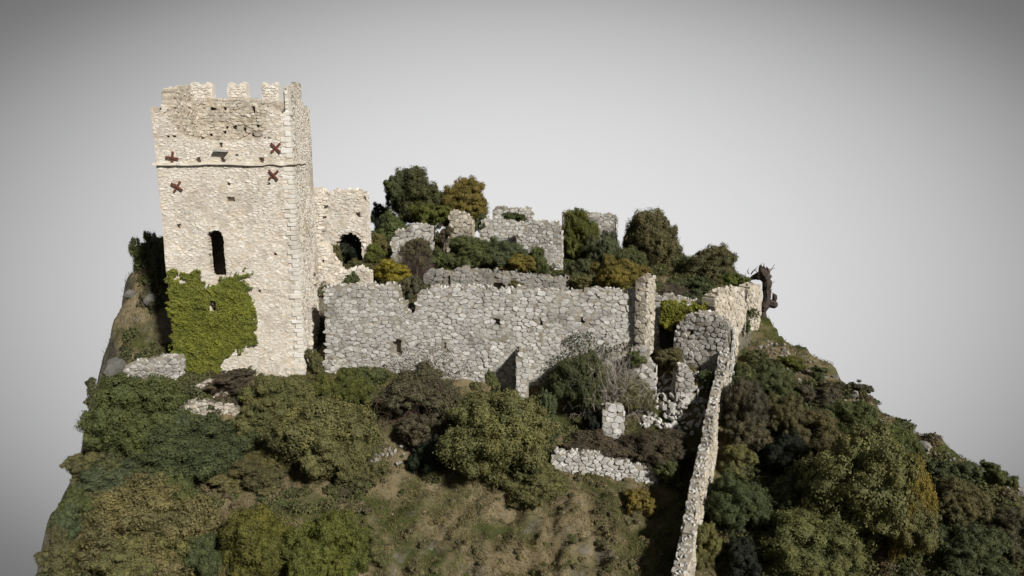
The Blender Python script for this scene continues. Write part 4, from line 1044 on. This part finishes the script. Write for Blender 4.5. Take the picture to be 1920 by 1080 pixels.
# ivy
def ivy(label, pl, poly, n, leaf, color, seed, bulge=.35, holes=()):
    r = np.random.default_rng(seed); us = [p[0] for p in poly]; zs = [p[1] for p in poly]
    U = r.uniform(min(us), max(us), n * 3); Z = r.uniform(min(zs), max(zs), n * 3)
    J = .5 * fbm(np.stack([U * 1.4, Z * 1.4, U * 0], 1), seed, 3); K = .5 * fbm(np.stack([U * 1.4, Z * 1.4, U * 0 + 9], 1), seed, 3)
    cu_, cz_ = np.mean(us), np.mean(zs); ex = [(cu_ + (a - cu_) * 1.13, cz_ + (b - cz_) * 1.10) for a, b in poly]
    fn = vnoise(np.stack([U * 2.2, Z * 2.2, U * 0], 1), seed + 9)
    ok = pip(U + J, Z + K, poly) | (pip(U, Z, ex) & (fn > .35) & (r.random(len(U)) < .45))
    for h in holes: ok &= ~pip(U, Z, h)
    U, Z = U[ok][:n], Z[ok][:n]; m = len(U)
    nz = fbm(np.stack([U * .9, Z * .9, U * 0], 1), seed + 3, 3); fine = vnoise(np.stack([U * 4, Z * 4, U * 0], 1), seed + 5)
    # distance to outline for a soft edge
    P = np.array(poly); Q = np.roll(P, -1, 0); D = np.full(m, 9.)
    for a, b in zip(P, Q):
        ab = b - a; t = np.clip(((U - a[0]) * ab[0] + (Z - a[1]) * ab[1]) / (ab @ ab + 1e-9), 0, 1)
        D = np.minimum(D, np.hypot(U - a[0] - t * ab[0], Z - a[1] - t * ab[1]))
    o = (.08 + bulge * np.clip(D / 1.2, 0, 1) ** .5 * (.75 + .35 * nz) + .09 * fine) * r.uniform(.55, 1.05, m)
    W = pl.world(U, Z, o + .05)
    n3 = np.array([pl.n[0], pl.n[1], .45]); nn = n3[None] + r.normal(0, .5, (m, 3)); nn /= np.linalg.norm(nn, axis=1)[:, None]
    t = np.cross(nn, r.normal(size=(m, 3))); t /= np.linalg.norm(t, axis=1)[:, None]; b = np.cross(nn, t); s = leaf * r.uniform(.6, 1.3, m)[:, None]
    V = np.stack([W - t * s, W - b * s * .7, W + t * s, W + b * s * .7], 1).reshape(-1, 3)
    tint = np.clip(.45 + .2 * nz + .2 * fine + r.normal(0, .13, m), 0, 1)
    c = W.mean(0); c[2] = W[:, 2].min()
    o = obj('ivy', mk_mesh('ivy', V - c[None], [np.arange(4 * m).reshape(-1, 4)], M_LEAF, np.repeat(tint, 4)), None, c)
    o['label'] = label; o['category'] = 'ivy'; o.color = (*color, 1); return o
ivp = pf.poly([(318, 512), (325, 500), (332, 505), (330, 520), (345, 520), (360, 514), (372, 512), (378, 506), (384, 520), (378, 530), (390, 532), (402, 536), (410, 530), (425, 522), (440, 514), (462, 503), (466, 515), (452, 528), (466, 540), (474, 556), (480, 572), (478, 590), (484, 604), (470, 622), (478, 632), (455, 645), (440, 662), (425, 676), (415, 692), (395, 702), (345, 700), (335, 680), (325, 650), (315, 600), (313, 560), (315, 530)])
ivy('large yellow-green ivy spreading over the lower left corner of the tower', pf, ivp, 24000, .075, (.165, .180, .034), 3, .42, [pf.poly(rect(397, 561, 409, 581))])
pd = Plane((X(1220, 54.0, 600), 54.0), (X(1345, 52.5, 600), 52.5))
ivy('bright yellow-green ivy hanging over the dark doorway', pd, pd.poly([(1240, 566), (1262, 562), (1290, 564), (1322, 568), (1326, 580), (1308, 592), (1290, 598), (1278, 614), (1264, 612), (1258, 600), (1250, 618), (1242, 616), (1238, 590)]), 3600, .08, (.18, .18, .03), 5, .5)
pcw = Plane((X(611, 53, 620), 52.85), (X(1208, 50, 600), 49.85))
ivy('dark green ivy straggling over the lower right of the curtain wall', pcw, pcw.poly([(1015, 690), (1040, 660), (1075, 630), (1110, 622), (1150, 640), (1190, 650), (1205, 668), (1200, 740), (1060, 760), (1010, 740)]), 3000, .07, (.045, .055, .024), 6, .25)
ivy('brown dead creeper staining the curtain wall left of the buttress', pcw, pcw.poly([(700, 668), (750, 660), (790, 640), (830, 645), (870, 672), (900, 700), (800, 720), (700, 712)]), 900, .05, (.09, .07, .05), 7, .12)

# ------------------------------------------------------------------ ground cover
def ground_pts(n, r, xr, yr):
    x = r.uniform(*xr, n); y = r.uniform(*yr, n)
    ok = (x > lerp_tab(y, LEFT) - 2) & (x < lerp_tab(y, RIGHT) + 3)
    ok &= ~((x > TX0) & (x < TX1) & (y > TY0) & (y < TY1))
    x, y = x[ok], y[ok]
    return np.stack([x, y, height(x, y)], 1)
def grass(name, label, n, xr, yr, hgt, color, seed, thr=-.1, width=.02, lean=.6):
    r = np.random.default_rng(seed); P = ground_pts(n, r, xr, yr)
    d = fbm(P * [.8, .8, 0], seed, 3); P = P[d > thr]; d = d[d > thr]; m = len(P)
    a = r.uniform(0, 6.28, m); L = hgt * r.uniform(.5, 1.3, m) * (1 + .5 * d)
    side = np.stack([np.cos(a), np.sin(a), a * 0], 1) * width * r.uniform(.6, 1.5, m)[:, None]
    wind = np.stack([fbm(P * .5, seed + 1, 2), fbm(P * .5, seed + 2, 2) - .3, P[:, 0] * 0], 1)
    tip = P + np.stack([r.normal(0, .35, m), r.normal(0, .35, m), np.ones(m)], 1) * L[:, None] + wind * lean * L[:, None]
    V = np.stack([P - side, P + side, tip], 1).reshape(-1, 3)
    tint = np.clip(.4 + .25 * d + r.normal(0, .2, m), 0, 1)
    o = obj(name, mk_mesh(name, V, [np.arange(3 * m).reshape(-1, 3)], M_LEAF, np.repeat(tint, 3)))
    o['kind'] = 'stuff'; o['label'] = label; o.color = (*color, 1); return o
grass('dry_grass', 'dry straw-brown grass covering the slope', 260000, (-32, 34), (30, 52), .15, (.20, .168, .092), 71, -.5, .018)
grass('green_grass', 'short green grass in patches on the slope', 150000, (-32, 34), (30, 60), .13, (.095, .10, .035), 72, .2)
grass('courtyard_grass', 'rough grass on the castle mound and crag', 60000, (-36, 24), (53, 80), .3, (.09, .08, .035), 73, -.2)
# scrubby undergrowth: uncountable small clumps
def undergrowth(name, label, n, xr, yr, size, color, seed, thr, avoid=None):
    r = np.random.default_rng(seed); P = ground_pts(n * 4, r, xr, yr); d = fbm(P * [.25, .25, 0], seed + 2, 3); P = P[d > thr][:n]
    if avoid is not None: P = P[~avoid(P)]
    k = 260; acc = Acc()
    for p in P:
        s = size * r.uniform(.5, 1.4); D = r.normal(size=(k, 3)); D /= np.linalg.norm(D, axis=1)[:, None]; D[:, 2] = np.abs(D[:, 2]) * .8
        q = p + D * s * (.75 + .3 * vnoise(D * 3 + p, 5) + r.normal(0, .1, k))[:, None]
        nn = D + r.normal(0, .6, (k, 3)); nn /= np.linalg.norm(nn, axis=1)[:, None]
        t = np.cross(nn, r.normal(size=(k, 3))); t /= np.linalg.norm(t, axis=1)[:, None]; b = np.cross(nn, t); l = .055 * r.uniform(.6, 1.5, k)[:, None] * (1 + s)
        acc.add(np.stack([q - t * l, q - b * l * .6, q + t * l, q + b * l * .6], 1).reshape(-1, 3), [np.arange(4 * k).reshape(-1, 4)], np.repeat(np.clip(.35 + r.normal(0, .16, k) + r.normal(0, .12), 0, 1), 4))
    o = obj(name, acc.mesh(name, M_LEAF)); o['kind'] = 'stuff'; o['label'] = label; o.color = (*color, 1); return o
clear = lambda P: ((np.abs(P[:, 0] - 3) < 11) & (P[:, 1] < 42)) | ((P[:, 0] > 9) & (P[:, 0] < 16) & (P[:, 1] > 42))
undergrowth('undergrowth', 'low green scrub between the bushes on the slope', 620, (-31, 36), (31, 51), .55, (.11, .112, .05), 81, -.3, clear)
undergrowth('undergrowth', 'dense dark scrub of the wood right of the long wall', 420, (12, 36), (31, 58), .8, (.088, .094, .042), 84, -1, lambda P: (P[:, 0] < 9.6 + (P[:, 1] - 31.4) * .41) | (P[:, 0] > lerp_tab(P[:, 1], RIGHT) - 3.2))
undergrowth('undergrowth', 'tangled green scrub along the left rim of the hill', 300, (-33, -20), (28, 56), .7, (.10, .102, .048), 85, -1)
undergrowth('undergrowth', 'low brown scrub between the bushes on the slope', 260, (-31, 36), (31, 50), .45, (.12, .098, .062), 82, -.1, clear)
undergrowth('undergrowth', 'low green scrub filling the courtyard and mound', 520, (-33, 21), (56, 80), .85, (.098, .105, .044), 83, -.6)
undergrowth('dry_tufts', 'tussocks of dry tan grass on the open slope', 420, (-12, 12), (30, 45), .2, (.19, .16, .09), 91, -1)
undergrowth('dry_tufts', 'mossy green tussocks on the open slope', 110, (-12, 12), (30, 44), .2, (.11, .115, .045), 92, -.2)
# small stones
acc = Acc(); r_ = np.random.default_rng(9)
P = ground_pts(900, r_, (-31, 34), (31, 60)); 
for p in P[:260]: add_rock(acc, p, r_.uniform(.04, .13), r_)
for _ in range(240):
    y = r_.uniform(38, 57); x = float(lerp_tab(y, RIGHT)) - abs(r_.normal(0, 2.2)); add_rock(acc, np.array([x, y, H(x, y)]), r_.uniform(.08, .32), r_)
o = obj('scattered_stones', acc.mesh('scattered_stones', M_ROCK)); o['kind'] = 'stuff'; o['label'] = 'small grey stones scattered over the slope and ridge'
